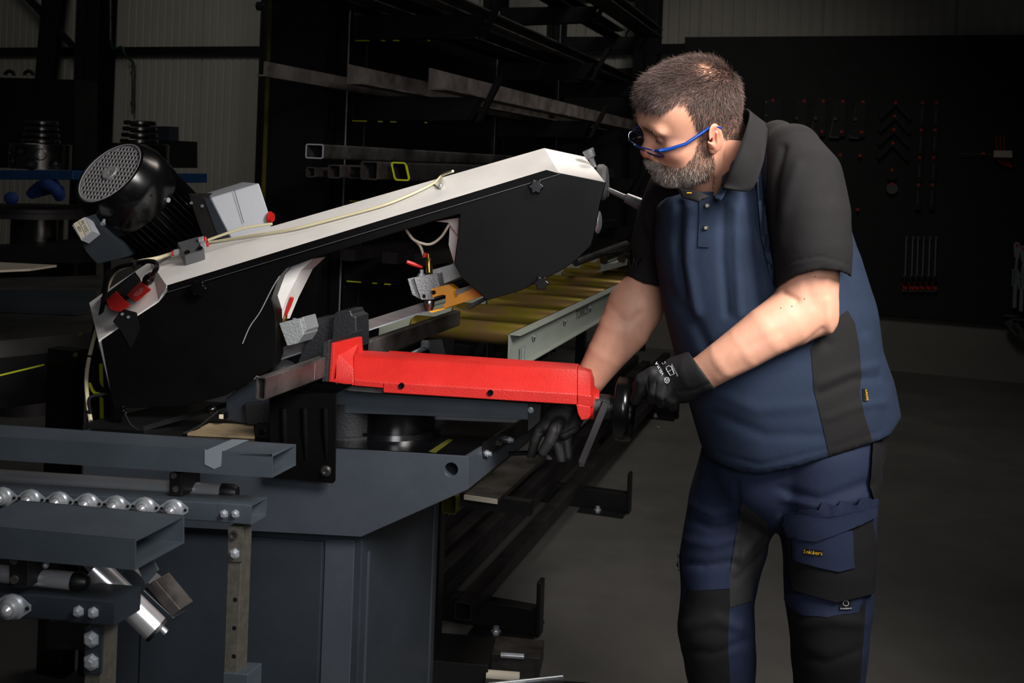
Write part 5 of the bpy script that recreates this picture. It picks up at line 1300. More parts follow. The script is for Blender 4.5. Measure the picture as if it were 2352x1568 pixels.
# ---- arms (skin)
def arm_sdf(nodes_list, lo, hi, h, k=.02):
    a = SDF(lo, hi, h)
    for nd in nodes_list: a.un(a.echain(nd, 2.1), k)
    return a
near_up = [E(1785, 520, 1925, 505, 2.00, .062), E(1790, 600, 1928, 590, 2.00, .060), E(1793, 650, 1924, 655, 2.0, .056), E(1796, 690, 1912, 722, 2.0, .05)]
near_lo = [E(1800, 660, 1908, 745, 2.0, .050), E(1762, 690, 1862, 778, 1.99, .050), E(1726, 716, 1800, 804, 1.985, .047), E(1683, 752, 1742, 836, 1.99, .041), E(1638, 788, 1690, 862, 2.0, .034), E(1600, 818, 1650, 884, 2.02, .028), E(1560, 845, 1610, 905, 2.04, .024)]
a = arm_sdf([near_up, near_lo], P(1530, 950, 2.0)-Vector((.0, .1, 0)), P(1960, 500, 2.0)+Vector((.03, .12, .03)), .0036, .02)
a.un(a.ell(tuple(P(1893, 738, 2.0)), (.020, .024, .020)), .02)
Va, Fa = a.mesh(); Va = laplace(Va, Fa, 2, .5); Na = vnormals(Va, Fa)
Va = folds(Va, Na, [([(1800, 672), (1830, 690)], 7, -.004), ([(1810, 815), (1860, 780), (1888, 755)], 6, -.002), ([(1650, 870), (1720, 845), (1800, 800)], 10, .0015), ([(1700, 800), (1790, 765)], 12, -.0012), ([(1900, 690), (1905, 760)], 9, .003), ([(1850, 640), (1868, 700)], 12, -.0015)])
far_up = [E(1464, 560, 1540, 570, 2.40, .048), E(1447, 628, 1530, 655, 2.40, .050), E(1402, 690, 1518, 718, 2.38, .05)]
far_lo = [E(1405, 685, 1520, 712, 2.38, .05), E(1374, 745, 1492, 768, 2.37, .048), E(1350, 800, 1440, 822, 2.37, .041), E(1327, 850, 1398, 872, 2.38, .034), E(1302, 892, 1365, 912, 2.40, .029), E(1284, 925, 1340, 940, 2.40, .026)]
a = arm_sdf([far_up, far_lo], P(1260, 970, 2.3)-Vector((0, .05, 0)), P(1570, 530, 2.4)+Vector((.02, .12, .02)), .004, .02)
Vb, Fb = a.mesh(); Vb = laplace(Vb, Fb, 2, .5); Nb = vnormals(Vb, Fb)
Vb = folds(Vb, Nb, [([(1400, 700), (1440, 745), (1470, 720)], 9, -.0022), ([(1400, 830), (1440, 770)], 12, -.001)])
off1 = len(Wh); off2 = off1+len(Va)
# torso and legs under the clothes keep the body one figure
t = SDF(P(1560, 1000, 2.1)-Vector((0, .2, .55)), P(1960, 330, 2.1)+Vector((.03, .45, 0)), .012)
t.un(t.echain([E(1640, 380, 1850, 400, 2.17, .09), E(1600, 520, 1900, 520, 2.19, .10), E(1620, 700, 1930, 700, 2.2, .12), E(1660, 900, 1980, 900, 2.2, .12), E(1690, 1050, 1960, 1040, 2.2, .11)]))
t.un(t.cap(P(1690, 330, 2.13), P(1730, 420, 2.17), .06, .08), .05)
Vt, Ft = t.mesh()
allV = np.concatenate([Wh, Va, Vb, Vt]); allF = np.concatenate([Fh, Fa+off1, Fb+off2, Ft+off2+len(Vb)])
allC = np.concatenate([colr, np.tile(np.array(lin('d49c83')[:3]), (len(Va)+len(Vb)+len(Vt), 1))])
msk = mat('skin', 'd49c83', .52, bump=.10, bscale=350, sss=.12, spec=.4); nt = msk.node_tree
at = nt.nodes.new('ShaderNodeAttribute'); at.attribute_name = 'tone'; bsd = nt.nodes['Principled BSDF']
nz = nt.nodes.new('ShaderNodeTexNoise'); nz.inputs['Scale'].default_value = 38; nz.inputs['Detail'].default_value = 5
hs_ = nt.nodes.new('ShaderNodeHueSaturation'); mr = nt.nodes.new('ShaderNodeMapRange'); mr.inputs[3].default_value = .86; mr.inputs[4].default_value = 1.12
nt.links.new(nz.outputs['Fac'], mr.inputs[0]); nt.links.new(mr.outputs[0], hs_.inputs['Value']); nt.links.new(at.outputs['Color'], hs_.inputs['Color']); nt.links.new(hs_.outputs[0], bsd.inputs['Base Color'])
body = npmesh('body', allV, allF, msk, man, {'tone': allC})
# moles
for (x, y) in ((1872, 635), (1794, 707), (1848, 686), (1819, 703)):
    h_ = bvh_of(Va, Fa)if 'bva' not in globals() else bva
    bva = h_
    q = drape(bva, x, y, .0002); MB().ball(q, .0011, 8).build('mole', MAT['mole'] if 'mole' in MAT else mat('mole', '7a4a38', .6), body)
# ---- hair and beard made of strands
def strands(name, roots, nrm, dirs, length, rad, m, parent, curl=.15, seg=3, jit=.25, droop=None):
    n = len(roots); rs = np.random.RandomState(5); V = []; Fq = []
    d = dirs+rs.normal(size=(n, 3))*jit; d /= np.linalg.norm(d, axis=1)[:, None]
    L = length*(rs.uniform(.65, 1.25, n))
    side = np.cross(d, nrm); side /= np.linalg.norm(side, axis=1)[:, None]+1e-9; up_ = np.cross(side, d)
    bend = rs.normal(size=(n, 3))*curl
    P_ = [roots]
    for k in range(seg):
        dk = d+bend*(k/seg); dk = dk/np.linalg.norm(dk, axis=1)[:, None]; P_.append(P_[-1]+dk*(L/seg)[:, None])
    rings = []
    for k in range(seg+1):
        r = rad*(1-.75*k/seg)
        for j in range(3):
            a = 2*math.pi*j/3; rings.append(P_[k]+side*(math.cos(a)*r)+up_*(math.sin(a)*r))
    V = np.stack(rings, 1).reshape(-1, 3); base = np.arange(n)*(3*(seg+1)); F_ = []
    for k in range(seg):
        for j in range(3):
            F_.append(np.stack([base+3*k+j, base+3*k+(j+1) % 3, base+3*k+3+(j+1) % 3, base+3*k+3+j], 1))
    Fq = np.concatenate(F_)
    rnd = np.repeat(rs.uniform(0, 1, n), 3*(seg+1))
    return npmesh(name, HO+HS*(V@HR.T), Fq, m, parent, {'rnd': rnd})
def hairmat(name, c1, c2, mid=.5):
    m = mat(name, c1, .55, spec=.35); nt = m.node_tree; at = nt.nodes.new('ShaderNodeAttribute'); at.attribute_name = 'rnd'
    r = nt.nodes.new('ShaderNodeValToRGB'); r.color_ramp.elements[0].color = lin(c1); r.color_ramp.elements[1].color = lin(c2); r.color_ramp.elements[0].position = max(0, mid-.25); r.color_ramp.elements[1].position = min(1, mid+.3)
    nt.links.new(at.outputs['Fac'], r.inputs[0]); nt.links.new(r.outputs[0], nt.nodes['Principled BSDF'].inputs['Base Color']); return m
hm = hairmat('hair_brown', '33251f', '75605a', .5); bm1 = hairmat('beard_grey', '77625a', 'd0c4ba', .5); bm2 = hairmat('beard_brown', '4a2f22', '8f6f5c', .5)
def pick(w_, n, seed):
    # sample vertices with the given weight, jittered over the surface
    rs = np.random.RandomState(seed); p = w_/w_.sum(); i = rs.choice(len(w_), n, p=p)
    j = rs.normal(size=(n, 3))*.0012
    return Vh[i]+j-Nh[i]*.0008, Nh[i], i
R0, N0, I0 = pick(w_hair, 42000, 1)
# combing: forward on top, down and forward on the sides, down at the nape
top_w = np.clip((R0[:, 2]-.06)/.05, 0, 1)[:, None]; back_w = np.clip((-R0[:, 0]-.02)/.05, 0, 1)[:, None]
comb = top_w*np.array([1.0, .15, -.1])+(1-top_w)*(np.array([.35, 0, -1.0])*(1-back_w)+np.array([-.1, 0, -1.0])*back_w)
comb = comb-(comb*N0).sum(1)[:, None]*N0; comb /= np.linalg.norm(comb, axis=1)[:, None]+1e-6
Lh = .012+.010*top_w[:, 0]; Lh *= np.where(R0[:, 2] < .03, .5, 1)
Lh *= np.where((R0[:, 0] > .05) & (R0[:, 2] > .05), 1.2, 1)
Lh *= np.where((R0[:, 0] > .02) & (R0[:, 0] < .066) & (R0[:, 2] < .105) & (np.abs(R0[:, 1]) > .03), .55, 1)
lift = .22+.14*top_w
strands('hair', R0, N0, comb+N0*lift, Lh, .00042, hm, body, .22, 4, .20)
# beard
greyw = np.clip((x_-.01)/.06, 0, 1)*np.clip((-z_-.05)/.03, 0, 1)
for nm, ww, n_, mm, sd in (('beard', jaw*(.15+.85*greyw), 11000, bm1, 2), ('stubble', np.maximum(jaw*(1-.6*greyw), side), 11000, bm2, 3), ('moustache', mou, 1800, bm1, 4)):
    R1, N1, I1 = pick(ww, n_, sd); c = np.tile(np.array([.25, 0, -1.0]), (len(R1), 1)); c = c-(c*N1).sum(1)[:, None]*N1
    L1 = np.interp(R1[:, 2], [-.12, -.09, -.04, .0], [.008, .009, .008, .005])*(.75 if nm == 'stubble' else 1)
    strands(nm, R1, N1, c+N1*.75, L1, .00036, mm, body, .3, 3, .35)
eb_ = ((x_ > .08) & (np.abs(z_-(.031-.12*np.maximum(ay-.03, 0))) < .0045) & (ay > .012) & (ay < .052)).astype(float)
R1, N1, I1 = pick(eb_, 700, 6); c = np.stack([np.full(len(R1), -.2), np.sign(R1[:, 1])*1.0, np.full(len(R1), .1)], 1)
strands('eyebrow', R1, N1, c+N1*.4, np.full(len(R1), .008), .0003, bm2, body, .1, 2, .2)
R1, N1, I1 = pick(((x_ > .085) & (np.abs(z_-.001) < .002) & (ay > .02) & (ay < .043)).astype(float)+1e-12, 120, 8)
strands('eyelash', R1, N1, N1+np.array([0, 0, -.4]), np.full(len(R1), .006), .0002, hm, body, .1, 2, .15)
# glasses, slid down the nose
mat('blue_plastic', '1044a0', .15, coat=.5, trans=.25); mat('blue_dark', '0d1f4e', .15, coat=.5)
gm = bpy.data.materials.new('lens'); gm.use_nodes = True; nt = gm.node_tree; nt.nodes.clear(); o_ = nt.nodes.new('ShaderNodeOutputMaterial'); mx = nt.nodes.new('ShaderNodeMixShader'); tr = nt.nodes.new('ShaderNodeBsdfTransparent'); gl_ = nt.nodes.new('ShaderNodeBsdfGlossy'); gl_.inputs['Roughness'].default_value = .03; tr.inputs[0].default_value = (.86, .86, .95, 1); mx.inputs[0].default_value = .12
nt.links.new(tr.outputs[0], mx.inputs[1]); nt.links.new(gl_.outputs[0], mx.inputs[2]); nt.links.new(mx.outputs[0], o_.inputs[0]); MAT['lens'] = gm
gls = thing('glasses', 'blue framed glasses sitting low on the bearded man\'s nose', 'glasses', HL((.12, 0, -.01)))
gx, gz_ = .119, -.012; tilt = -1.05
def GP(y, z, x=0): return HL((gx+x+tilt*-z*1.0-.55*y*y/.07, y, gz_+z))
for q in (-1, 1):
    out = []
    for k in range(28):
        a = 2*math.pi*k/28; e = 3.2; yy = abs(math.cos(a))**(2/e)*math.copysign(1, math.cos(a))*.024; zz = abs(math.sin(a))**(2/e)*math.copysign(1, math.sin(a))*.014
        out.append((q*.031+yy, zz))
    MB().tube([GP(y, z) for y, z in out]+[GP(*out[0])], .0016, 8, cap=False).build('frame_rim', MAT['blue_dark'], gls, smooth=60)
    MB().add([GP(y, z) for y, z in out], [tuple(range(len(out)))]).build('lens', MAT['lens'], gls)
    a0_, a1_ = GP(q*.061, .010), HL((.02, q*.083, .022))
    MB().tube([GP(q*.054, .009), GP(q*.060, .010, -.002)], .003, 8).build('hinge', MAT['blue_dark'], gls, smooth=60)
    MB().tube([GP(q*.060, .010, -.002), GP(q*.066, .010, -.014), HL((.05, q*.080, .006)), HL((.015, q*.0815, .020)), HL((-.0, q*.082, .026)), HL((-.012, q*.084, .027)), HL((-.026, q*.082, .018))], [.0036, .0038, .0036, .0032, .0028, .0024, .002], 8).build('temple', MAT['blue_plastic'], gls, smooth=60)
MB().tube([GP(-.008, .004), GP(-.004, .007), GP(.004, .007), GP(.008, .004)], .0016, 8).build('bridge', MAT['blue_dark'], gls, smooth=60)
# ---- shirt
def clip_px(s_, fn):
    x = s_.X*F/s_.Y; y = (H-s_.Z)*F/s_.Y; px = x*CR-y*SR+CX; py = x*SR+y*CR+CY
    return fn(px, py)*s_.Y/F
lo = P(1440, 1120, 2.0)-Vector((.02, .15, 0)); hi = P(2090, 235, 2.0)+Vector((.05, .55, .02))
s = SDF(lo, (hi.x, 2.58, hi.z), .0055)
tors = [E(1640, 400, 1850, 385, 2.18, .07), E(1560, 440, 1890, 430, 2.19, .12), E(1510, 490, 1922, 480, 2.19, .155), E(1506, 560, 1942, 560, 2.2, .17), E(1522, 660, 1975, 660, 2.2, .18), E(1548, 760, 2005, 755, 2.2, .19), E(1575, 850, 2014, 850, 2.2, .195), E(1602, 940, 2044, 935, 2.2, .195), E(1622, 1000, 2056, 985, 2.2, .19), E(1640, 1090, 2052, 1060, 2.2, .19)]
s.un(s.echain(tors, 2.35))
s.un(s.echain([E(1760, 370, 1870, 385, 2.12, .07), E(1770, 440, 1905, 450, 2.08, .08)]), .05)
# neck opening
s.sub(clip_px(s, lambda px, py: np.maximum(px-(1703-.24*(py-278)), py-np.interp(px, [1470, 1500, 1530, 1570, 1650], [560, 478, 455, 444, 450]))), .01)
def hem(px, py):
    hy = np.interp(px, [1600, 1640, 1700, 1745, 1820, 1900, 1970, 2028, 2045, 2070], [1040, 1058, 1084, 1089, 1075, 1050, 1030, 1010, 1000, 960]); return py-hy
s.d = np.maximum(s.d, clip_px(s, hem))
Vs, Fs = s.mesh(); Vs = laplace(Vs, Fs, 4, .5); Ns = vnormals(Vs, Fs)
Vs = folds(Vs, Ns, [([(1760, 430), (1775, 560), (1790, 640)], 9, -.010), ([(1735, 440), (1745, 560), (1765, 680)], 12, .007), ([(1712, 440), (1722, 560), (1740, 700)], 9, -.006),
    ([(1560, 470), (1556, 560), (1570, 680)], 10, -.006), ([(1585, 480), (1580, 600), (1600, 720)], 12, .005), ([(1660, 470), (1660, 600), (1670, 720)], 10, -.005), ([(1690, 480), (1692, 600), (1700, 720)], 10, .005),
    ([(1530, 660), (1600, 750), (1640, 830)], 14, -.005), ([(1790, 700), (1860, 760), (1900, 790)], 12, -.006),
    ([(1880, 880), (1960, 850), (2010, 840)], 9, .004), ([(1885, 905), (1960, 872), (2015, 868)], 8, -.004), ([(1900, 960), (1980, 930), (2030, 925)], 9, .003),
    ([(1640, 950), (1760, 1000), (1880, 1000)], 14, -.003), ([(1640, 900), (1740, 940), (1860, 930)], 16, .003), ([(1930, 640), (1960, 700), (1985, 760)], 12, -.005), ([(1650, 1040), (1745, 1068), (1900, 1030), (2025, 990)], 5, -.0015)])
Ns = vnormals(Vs, Fs); Vs = Vs+Ns*(noise3(Vs, 28, 3)*.0022)[:, None]
shirt = npmesh('polo_shirt', Vs, Fs, MAT['navy_knit'], body)
bvs = bvh_of(Vs, Fs)
# sleeves
def sleeve(name, nodes, cutfn, inner, h, fl, seamlines=()):
    pts = [P(*c) for c in inner['box']]; lo = [min(p[i] for p in pts) for i in range(3)]; hi = [max(p[i] for p in pts) for i in range(3)]
    lo[1] -= .13; hi[1] += .13
    s = SDF(lo, hi, h); s.un(s.echain(nodes, 2.2)); s.d = np.maximum(s.d, clip_px(s, cutfn))
    a = SDF(lo, hi, h); a.un(a.echain(inner['nodes'], 2.2)); s.sub(a.d, .002)
    V, F_ = s.mesh(); V = laplace(V, F_, 3, .5); N = vnormals(V, F_); V = folds(V, N, fl); N = vnormals(V, F_); V = V+N*(noise3(V, 30, 9)*.0018)[:, None]
    return npmesh(name, V, F_, MAT['black_knit'], shirt), V, F_
def ncut(px, py):
    cy = np.interp(px, [1770, 1786, 1832, 1884, 1927, 1947, 1960], [655, 660, 634, 618, 622, 632, 640]); return py-cy
sl, Vl, Fl = sleeve('sleeve', [E(1735, 330, 1830, 338, 2.12, .055), E(1742, 368, 1888, 372, 2.08, .08), E(1754, 428, 1932, 424, 2.03, .092), E(1766, 500, 1948, 492, 2.01, .092), E(1776, 570, 1950, 562, 2.00, .088), E(1784, 700, 1946, 690, 2.0, .085)],
    ncut, {'box': [(1730, 720, 2.0), (1980, 280, 2.1)], 'nodes': [E(1790, 560, 1940, 560, 2.0, .076), E(1792, 720, 1940, 700, 2.0, .078)]}, .0042,
    [([(1800, 340), (1780, 420), (1775, 500)], 9, -.005), ([(1830, 380), (1800, 470), (1790, 560)], 14, .003), ([(1785, 622), (1822, 600), (1884, 589), (1945, 606)], 2.5, -.0018), ([(1785, 628), (1822, 606), (1884, 595), (1945, 612)], 3, .001)])
def fcut(px, py):
    cy = np.interp(px, [1420, 1436, 1480, 1528, 1560], [622, 632, 650, 661, 664]); return py-cy
sr2, Vr, Fr = sleeve('sleeve', [E(1520, 400, 1600, 430, 2.30, .06), E(1484, 440, 1570, 460, 2.36, .075), E(1462, 500, 1562, 520, 2.40, .08), E(1446, 570, 1556, 580, 2.40, .08), E(1436, 640, 1548, 650, 2.40, .078), E(1432, 700, 1546, 700, 2.40, .076)],
    fcut, {'box': [(1400, 720, 2.3), (1620, 370, 2.45)], 'nodes': [E(1444, 600, 1540, 600, 2.40, .068), E(1444, 720, 1540, 720, 2.40, .068)]}, .0045,
    [([(1470, 520), (1490, 560), (1500, 600)], 8, -.004), ([(1500, 480), (1515, 560), (1520, 600)], 8, -.004), ([(1484, 500), (1502, 560), (1510, 620)], 7, .004), ([(1436, 618), (1480, 634), (1530, 644)], 2.5, -.002)])
# side panel, hem band, placket, collar, buttons
patch('side_panel', [(1945, 712), (1962, 740), (1972, 790), (1978, 860), (1974, 900), (1984, 950), (2003, 1012), (1955, 1032), (1905, 1048), (1890, 980), (1870, 900), (1862, 800), (1880, 765)], bvs, .0012, 'black_knit', shirt)
patch('hem_band', [(1640, 1048), (1700, 1072), (1745, 1076), (1820, 1062), (1900, 1036), (1904, 1047), (1822, 1074), (1745, 1087), (1700, 1082), (1641, 1056)], bvs, .0008, 'navy_knit', shirt)
patch('placket', [(1606, 440), (1640, 440), (1636, 500), (1630, 568), (1604, 566), (1607, 500)], bvs, .0025, 'navy_knit', shirt)
for (x, y) in ((1625, 472), (1622, 523)):
    q = drape(bvs, x, y, .003); n_ = Vector((-.2, -1, .1)).normalized()
    b_ = MB().lathe(q, n_, [(0, .0052), (.0018, .0052), (.002, .0042), (.0012, .0038), (.0012, 0)], 20).build('button', MAT['black_gloss'], shirt, smooth=40)
    MB().ball(q+n_*.0018, .0016, 8).build('thread', MAT['yellow_thread'], b_)
# collar: a folded band around the neck
def strip(name, a, b, m, th=.003, parent=None, sub=1):
    """ruled cloth band between two 3-D polylines, with thickness"""
    A, B_ = bez(a, 5), bez(b, 5); n = len(A); rows = []
    K = 6
    for k in range(K+1):
        t = k/K; rows.append([A[i].lerp(B_[i], t) for i in range(n)])
    V = [p for r in rows for p in r]; Fq = [(k*n+i, k*n+i+1, (k+1)*n+i+1, (k+1)*n+i) for k in range(K) for i in range(n-1)]
    o = MB().add(V, Fq).build(name, MAT[m], parent, smooth=70); s_ = o.modifiers.new('s', 'SOLIDIFY'); s_.thickness = th; s_.offset = 0
    return o
top_e = [P(1697, 278, 2.20), P(1712, 252, 2.16), P(1722, 262, 2.09), P(1712, 300, 2.03), P(1696, 345, 2.0), P(1676, 390, 2.0), P(1660, 428, 2.02)]
bot_e = [P(1745, 300, 2.24), P(1760, 285, 2.18), P(1762, 305, 2.06), P(1758, 345, 2.0), P(1748, 390, 1.985), P(1722, 438, 1.985), P(1662, 431, 2.0)]
strip('collar', top_e, bot_e, 'black_knit', .004, shirt)
strip('collar', [P(1556, 432, 2.08), P(1600, 440, 2.04), P(1630, 452, 2.03)], [P(1568, 455, 2.06), P(1600, 462, 2.025), P(1612, 458, 2.025)], 'black_knit', .004, shirt)
strip('collar_stand', [P(1660, 405, 2.04), P(1655, 430, 2.025), P(1640, 455, 2.02)], [P(1690, 380, 2.03), P(1672, 430, 2.01), P(1655, 462, 2.01)], 'navy_knit', .003, shirt)
MB().tube([P(1578, 443, 2.035), P(1588, 443, 2.03)], .0012, 6).build('thread', MAT['yellow_thread'], shirt)
# navy gusset by the shoulder seam
bvl = bvh_of(Vl, Fl)
patch('shoulder_stripe', [(1751, 318), (1757, 322), (1764, 360), (1762, 410), (1757, 450), (1762, 520), (1775, 600), (1785, 660), (1770, 640), (1748, 540), (1740, 440), (1738, 380)], bvl, .001, 'navy_knit', shirt)
tg = patch('brand_tag', [(1980, 892), (1992, 894), (1990, 922), (1981, 921)], bvs, .002, 'black_twill', shirt, step=5)
ptext('Snickers', bvs, 1987, 907, (-.15, -1), 6, 26, .0045, 'yellow_thread', shirt)
# ---- trousers
lo = P(1530, 1620, 2.0); s = SDF((P(1540, 1300, 2.2).x-.03, 1.90, -.0), (P(2060, 1300, 2.2).x+.02, 2.50, P(1700, 960, 2.2).z), .0075)
s.un(s.echain([E(1660, 960, 2010, 950, 2.2, .165), E(1632, 1050, 2015, 1045, 2.2, .15)], 2.35))
far_leg = [E(1612, 1060, 1800, 1060, 2.26, .115), E(1582, 1170, 1780, 1175, 2.26, .11), E(1562, 1285, 1746, 1290, 2.25, .095), E(1566, 1370, 1730, 1370, 2.24, .088), E(1558, 1440, 1732, 1440, 2.23, .086), E(1574, 1530, 1734, 1530, 2.24, .08), E(1602, 1650, 1732, 1650, 2.26, .068), E(1622, 1880, 1728, 1880, 2.28, .06), E(1622, 1930, 1728, 1930, 2.28, .06)]
near_leg = [E(1770, 1060, 2012, 1050, 2.13, .125), E(1788, 1170, 2004, 1170, 2.12, .12), E(1804, 1270, 2000, 1275, 2.11, .112), E(1806, 1370, 1998, 1370, 2.10, .10), E(1818, 1450, 1990, 1450, 2.09, .092), E(1826, 1560, 1978, 1560, 2.1, .082), E(1846, 1700, 1966, 1700, 2.12, .07), E(1856, 1900, 1958, 1900, 2.15, .062), E(1856, 1960, 1958, 1960, 2.15, .062)]
s.un(s.echain(far_leg, 2.2), .02); s.un(s.echain(near_leg, 2.2), .006)
s.d = np.maximum(s.d, .09-s.Z)
Vp, Fp = s.mesh(); Vp = laplace(Vp, Fp, 3, .5); Np = vnormals(Vp, Fp)
Vp = folds(Vp, Np, [([(1590, 1160), (1640, 1180), (1700, 1170)], 9, .006), ([(1585, 1190), (1640, 1215), (1700, 1200)], 7, -.006), ([(1570, 1240), (1640, 1250), (1690, 1235)], 9, .005), ([(1562, 1290), (1620, 1300), (1680, 1290)], 8, -.005),
    ([(1790, 1120), (1880, 1150), (1990, 1110)], 9, -.005), ([(1800, 1145), (1900, 1165), (1990, 1140)], 8, .005), ([(1700, 1280), (1740, 1230), (1790, 1190)], 9, .005), ([(1690, 1330), (1730, 1290), (1780, 1240)], 8, -.004),
    ([(1570, 1440), (1640, 1420), (1700, 1440)], 12, .007), ([(1570, 1490), (1640, 1500), (1720, 1470)], 10, -.005), ([(1830, 1440), (1900, 1420), (1980, 1430)], 12, .005), ([(1830, 1500), (1900, 1520), (1975, 1490)], 10, -.004),
    ([(1690, 1110), (1700, 1200), (1690, 1300)], 8, -.004)])
Np = vnormals(Vp, Fp); Vp = Vp+Np*(noise3(Vp, 34, 5)*.003)[:, None]
tro = npmesh('work_trousers', Vp, Fp, MAT['navy_twill'], body)
bvp = bvh_of(Vp, Fp)
patch('stretch_panel', [(1705, 1150), (1765, 1200), (1762, 1240), (1746, 1300), (1728, 1350), (1726, 1378), (1676, 1394), (1674, 1330), (1686, 1250), (1697, 1190)], bvp, .0025, 'grey_stretch', tro, step=4)
patch('knee_pad', [(1580, 1356), (1676, 1352), (1674, 1410), (1671, 1480), (1676, 1568), (1680, 1660), (1604, 1660), (1590, 1568), (1568, 1490), (1560, 1430), (1564, 1400), (1580, 1380)], bvp, .004, 'black_twill', tro)
patch('knee_band', [(1564, 1302), (1676, 1296), (1675, 1350), (1582, 1356)], bvp, .003, 'navy_twill', tro)
patch('knee_pad', [(1812, 1388), (1960, 1408), (1985, 1376), (1982, 1440), (1972, 1568), (1964, 1660), (1838, 1660), (1826, 1560), (1822, 1460)], bvp, .004, 'black_twill', tro)
patch('knee_band', [(1806, 1372), (1812, 1366), (1985, 1350), (1968, 1404), (1900, 1416), (1850, 1412), (1812, 1390)], bvp, .0055, 'navy_twill', tro)
patch('cargo_pocket', [(1818, 1200), (1900, 1232), (1990, 1188), (1999, 1240), (1998, 1320), (1994, 1356), (1920, 1376), (1830, 1352), (1824, 1290)], bvp, .014, 'black_twill', tro)
bvc = bvh_of(np.array([list(v.co) for v in bpy.data.objects['cargo_pocket'].data.vertices]), np.zeros((0, 4), int)) if False else bvp
patch('phone_pocket', [(1832, 1215), (1950, 1212), (1954, 1296), (1924, 1306), (1890, 1298), (1836, 1281)], bvp, .018, 'navy_twill', tro)
patch('pocket_flap', [(1806, 1160), (1900, 1162), (1995, 1142), (1996, 1178), (1960, 1200), (1880, 1236), (1826, 1228), (1812, 1190)], bvp, .021, 'navy_twill', tro)
patch('brand_tag', [(1858, 1252), (1894, 1256), (1893, 1268), (1858, 1264)], bvp, .0195, 'black_twill', tro, step=5)
ptext('Snickers', bvp, 1876, 1260, (1, .1), 9, 34, .0225, 'yellow_thread', tro)
patch('knee_tag', [(1926, 1376), (1952, 1372), (1952, 1396), (1926, 1398)], bvp, .0075, 'black_twill', tro, step=5)
ptext('KneeGuard', bvp, 1939, 1392, (1, -.05), 3.5, 22, .010, 'print_white', tro)
q = [drape(bvp, 1939+6*math.cos(a_), 1380+6*math.sin(a_), .010) for a_ in [2*math.pi*k/16 for k in range(17)]]
MB().tube(q, .0004, 5).build('knee_emblem', MAT['print_white'], tro)
patch('holster_pocket', [(1996, 1020), (2024, 1008), (2026, 1040), (2014, 1078), (2010, 1140), (2000, 1156), (1990, 1120)], bvp, .01, 'black_twill', tro)
patch('holster_pocket', [(1553, 1298), (1562, 1270), (1566, 1312)], bvp, .006, 'black_twill', tro)
# boots
for (x, y, D_) in ((1675, 1935, 2.27), (1907, 1960, 2.14)):
    b0 = P(x, y, D_); s = SDF((b0.x-.25, b0.y-.1, -.005), (b0.x+.12, b0.y+.1, .17), .006)
    s.un(s.cap((b0.x, b0.y, .15), (b0.x, b0.y, .07), .052, .05)); s.un(s.ell((b0.x-.06, b0.y-.01, .05), (.13, .05, .05)), .03); s.un(s.ell((b0.x-.14, b0.y-.015, .045), (.055, .05, .042)), .03)
    s.d = np.maximum(s.d, -s.Z); V, F_ = s.mesh(); npmesh('boot', V, F_, MAT['black_cast'], body)
# ---- gloves
def glove(name, lo, hi, build):
    s = SDF(lo, hi, .0021); build(s); V, F_ = s.mesh(); V = laplace(V, F_, 1, .5); return V, F_
def PP3(l): return [P(*q) for q in l]
def g1(s):
    s.un(s.echain([E(1586, 812, 1644, 890, 2.02, .036), E(1560, 818, 1622, 898, 2.03, .034), E(1530, 828, 1600, 912, 2.045, .031), E(1500, 846, 1570, 914, 2.06, .027), E(1480, 862, 1545, 908, 2.07, .022)], 2.3), .01)
    def fin(l, r): s.un(s.chain(PP3(l), r), .007)
    fin([(1500, 858, 2.05), (1474, 872, 2.06), (1470, 893, 2.07), (1459, 918, 2.09)], [.0145, .014, .0125, .0105])
    fin([(1516, 872, 2.04), (1500, 896, 2.045), (1495, 914, 2.07)], [.014, .0135, .0115])
    fin([(1534, 880, 2.04), (1520, 906, 2.04), (1518, 924, 2.065)], [.014, .013, .0115])
    fin([(1552, 884, 2.05), (1543, 914, 2.05), (1546, 930, 2.07)], [.0145, .0135, .012])
    fin([(1604, 880, 2.06), (1585, 906, 2.07), (1572, 913, 2.075), (1562, 914, 2.08)], [.018, .015, .0115, .010])
    a = s.echain([E(1590, 815, 1640, 884, 2.02, .0285), E(1660, 775, 1712, 850, 2.01, .036)], 2.1); s.sub(a, .002)
    s.d = np.maximum(s.d, clip_px(s, lambda px, py: ((px-1588)*.81-(py-817)*.586)))
Vg, Fg = glove('glove', P(1420, 960, 2.0)-Vector((.0, .03, 0)), P(1665, 790, 2.05)+Vector((.0, .08, .0)), g1)
Ng = vnormals(Vg, Fg)
Vg = folds(Vg, Ng, [([(1490, 862), (1480, 890), (1473, 912)], 1.5, -.0008), ([(1507, 880), (1503, 912)], 2.5, -.0022), ([(1531, 884), (1526, 925)], 2.5, -.0022), ([(1487, 868), (1488, 895), (1478, 915)], 2.5, -.002), ([(1560, 900), (1600, 895), (1630, 880)], 5, -.002)])
gg = npmesh('glove', Vg, Fg, MAT['glove_knit'], body); gg['label'] = 'black knitted glove with white print holding the handwheel'
bvg = bvh_of(Vg, Fg)
ptext('VELWA', bvg, 1515, 846, (-.5, -.87), 6.5, 34, .0007, 'print_white', gg)
ptext('Size:10/XL', bvg, 1550, 850, (-.48, -.88), 3.4, 31, .0007, 'print_white', gg)
q = [drape(bvg, 1532+5.6*math.cos(a_), 872.5+6.6*math.sin(a_), .0008) for a_ in [2*math.pi*k/18 for k in range(19)]]
MB().tube(q, .0005, 5).build('emblem', MAT['print_white'], gg)
MB().tube([drape(bvg, x, y, .0008) for x, y in ((1528, 869), (1533, 877), (1532, 867), (1537, 875))], .0005, 5).build('emblem', MAT['print_white'], gg)
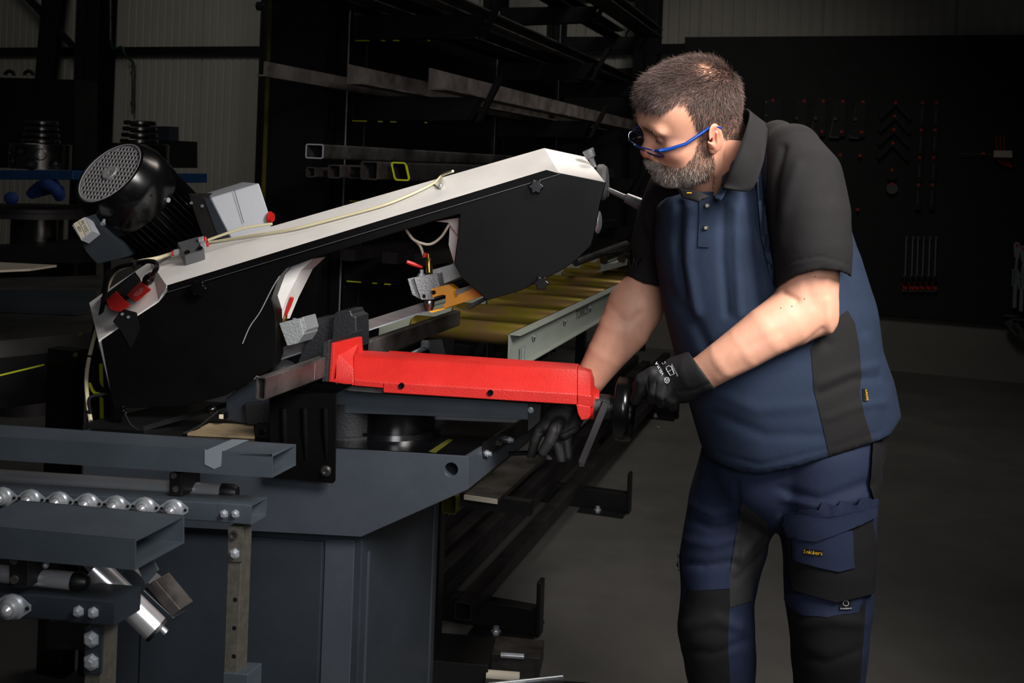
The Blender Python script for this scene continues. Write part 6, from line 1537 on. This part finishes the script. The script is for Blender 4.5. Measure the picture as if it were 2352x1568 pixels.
def dl(pts): 
    ps = []
    for (a_, b_) in zip(pts[:-1], pts[1:]):
        for k in range(5): ps.append(drape(bvg, a_[0]+(b_[0]-a_[0])*k/5, a_[1]+(b_[1]-a_[1])*k/5, .0008))
    MB().tube([p for p in ps if p is not None], .0005, 5).build('pictogram', MAT['print_white'], gg)
dl([(1530, 844), (1536, 840), (1542, 842), (1549, 858), (1540, 862), (1532, 850), (1530, 844)]); dl([(1536, 853), (1544, 848)]); dl([(1520, 831), (1526, 828), (1529, 834), (1523, 837), (1520, 831)])
# knitted cuff ribs
def g2(s):
    s.un(s.echain([E(1302, 900, 1360, 920, 2.39, .031), E(1270, 925, 1340, 952, 2.39, .03), E(1250, 950, 1322, 985, 2.37, .026), E(1240, 972, 1300, 1005, 2.36, .02)], 2.3), .01)
    def fin(l, r): s.un(s.chain(PP3(l), r), .006)
    fin([(1258, 965, 2.37), (1238, 990, 2.36), (1229, 1012, 2.36), (1219, 1050, 2.37)], [.014, .0125, .0115, .010])
    fin([(1284, 975, 2.345), (1272, 990, 2.325), (1262, 1014, 2.32), (1246, 1038, 2.32)], [.016, .0145, .013, .011])
    fin([(1266, 1000, 2.37), (1256, 1030, 2.37), (1263, 1064, 2.36)], [.013, .012, .0098])
    fin([(1288, 1000, 2.37), (1279, 1022, 2.355), (1291, 1066, 2.345)], [.014, .0115, .010])
    fin([(1304, 990, 2.37), (1301, 1016, 2.355), (1305, 1049, 2.345)], [.014, .0115, .0098])
    fin([(1330, 945, 2.37), (1316, 978, 2.35), (1295, 996, 2.34)], [.018, .016, .013])
V2, F2_ = glove('glove', P(1195, 1085, 2.25)-Vector((0, 0, .0)), P(1375, 885, 2.3)+Vector((.0, .16, .02)), g2)
N2 = vnormals(V2, F2_); V2 = folds(V2, N2, [([(1288, 1000), (1320, 985)], 3, -.0025), ([(1283, 978), (1280, 1000)], 2.5, -.002), ([(1238, 995), (1250, 993)], 2.5, -.0015)])
g_2 = npmesh('glove', V2, F2_, MAT['glove_knit'], body); g_2['label'] = 'black knitted glove hanging behind the red arm'
lv = MB().tube([P(1172, 1041, 2.44), P(1196, 1040, 2.4), P(1271, 1039, 2.35)], .0055, 12).build('side_lever', MAT['black_gloss'], bs, smooth=60)
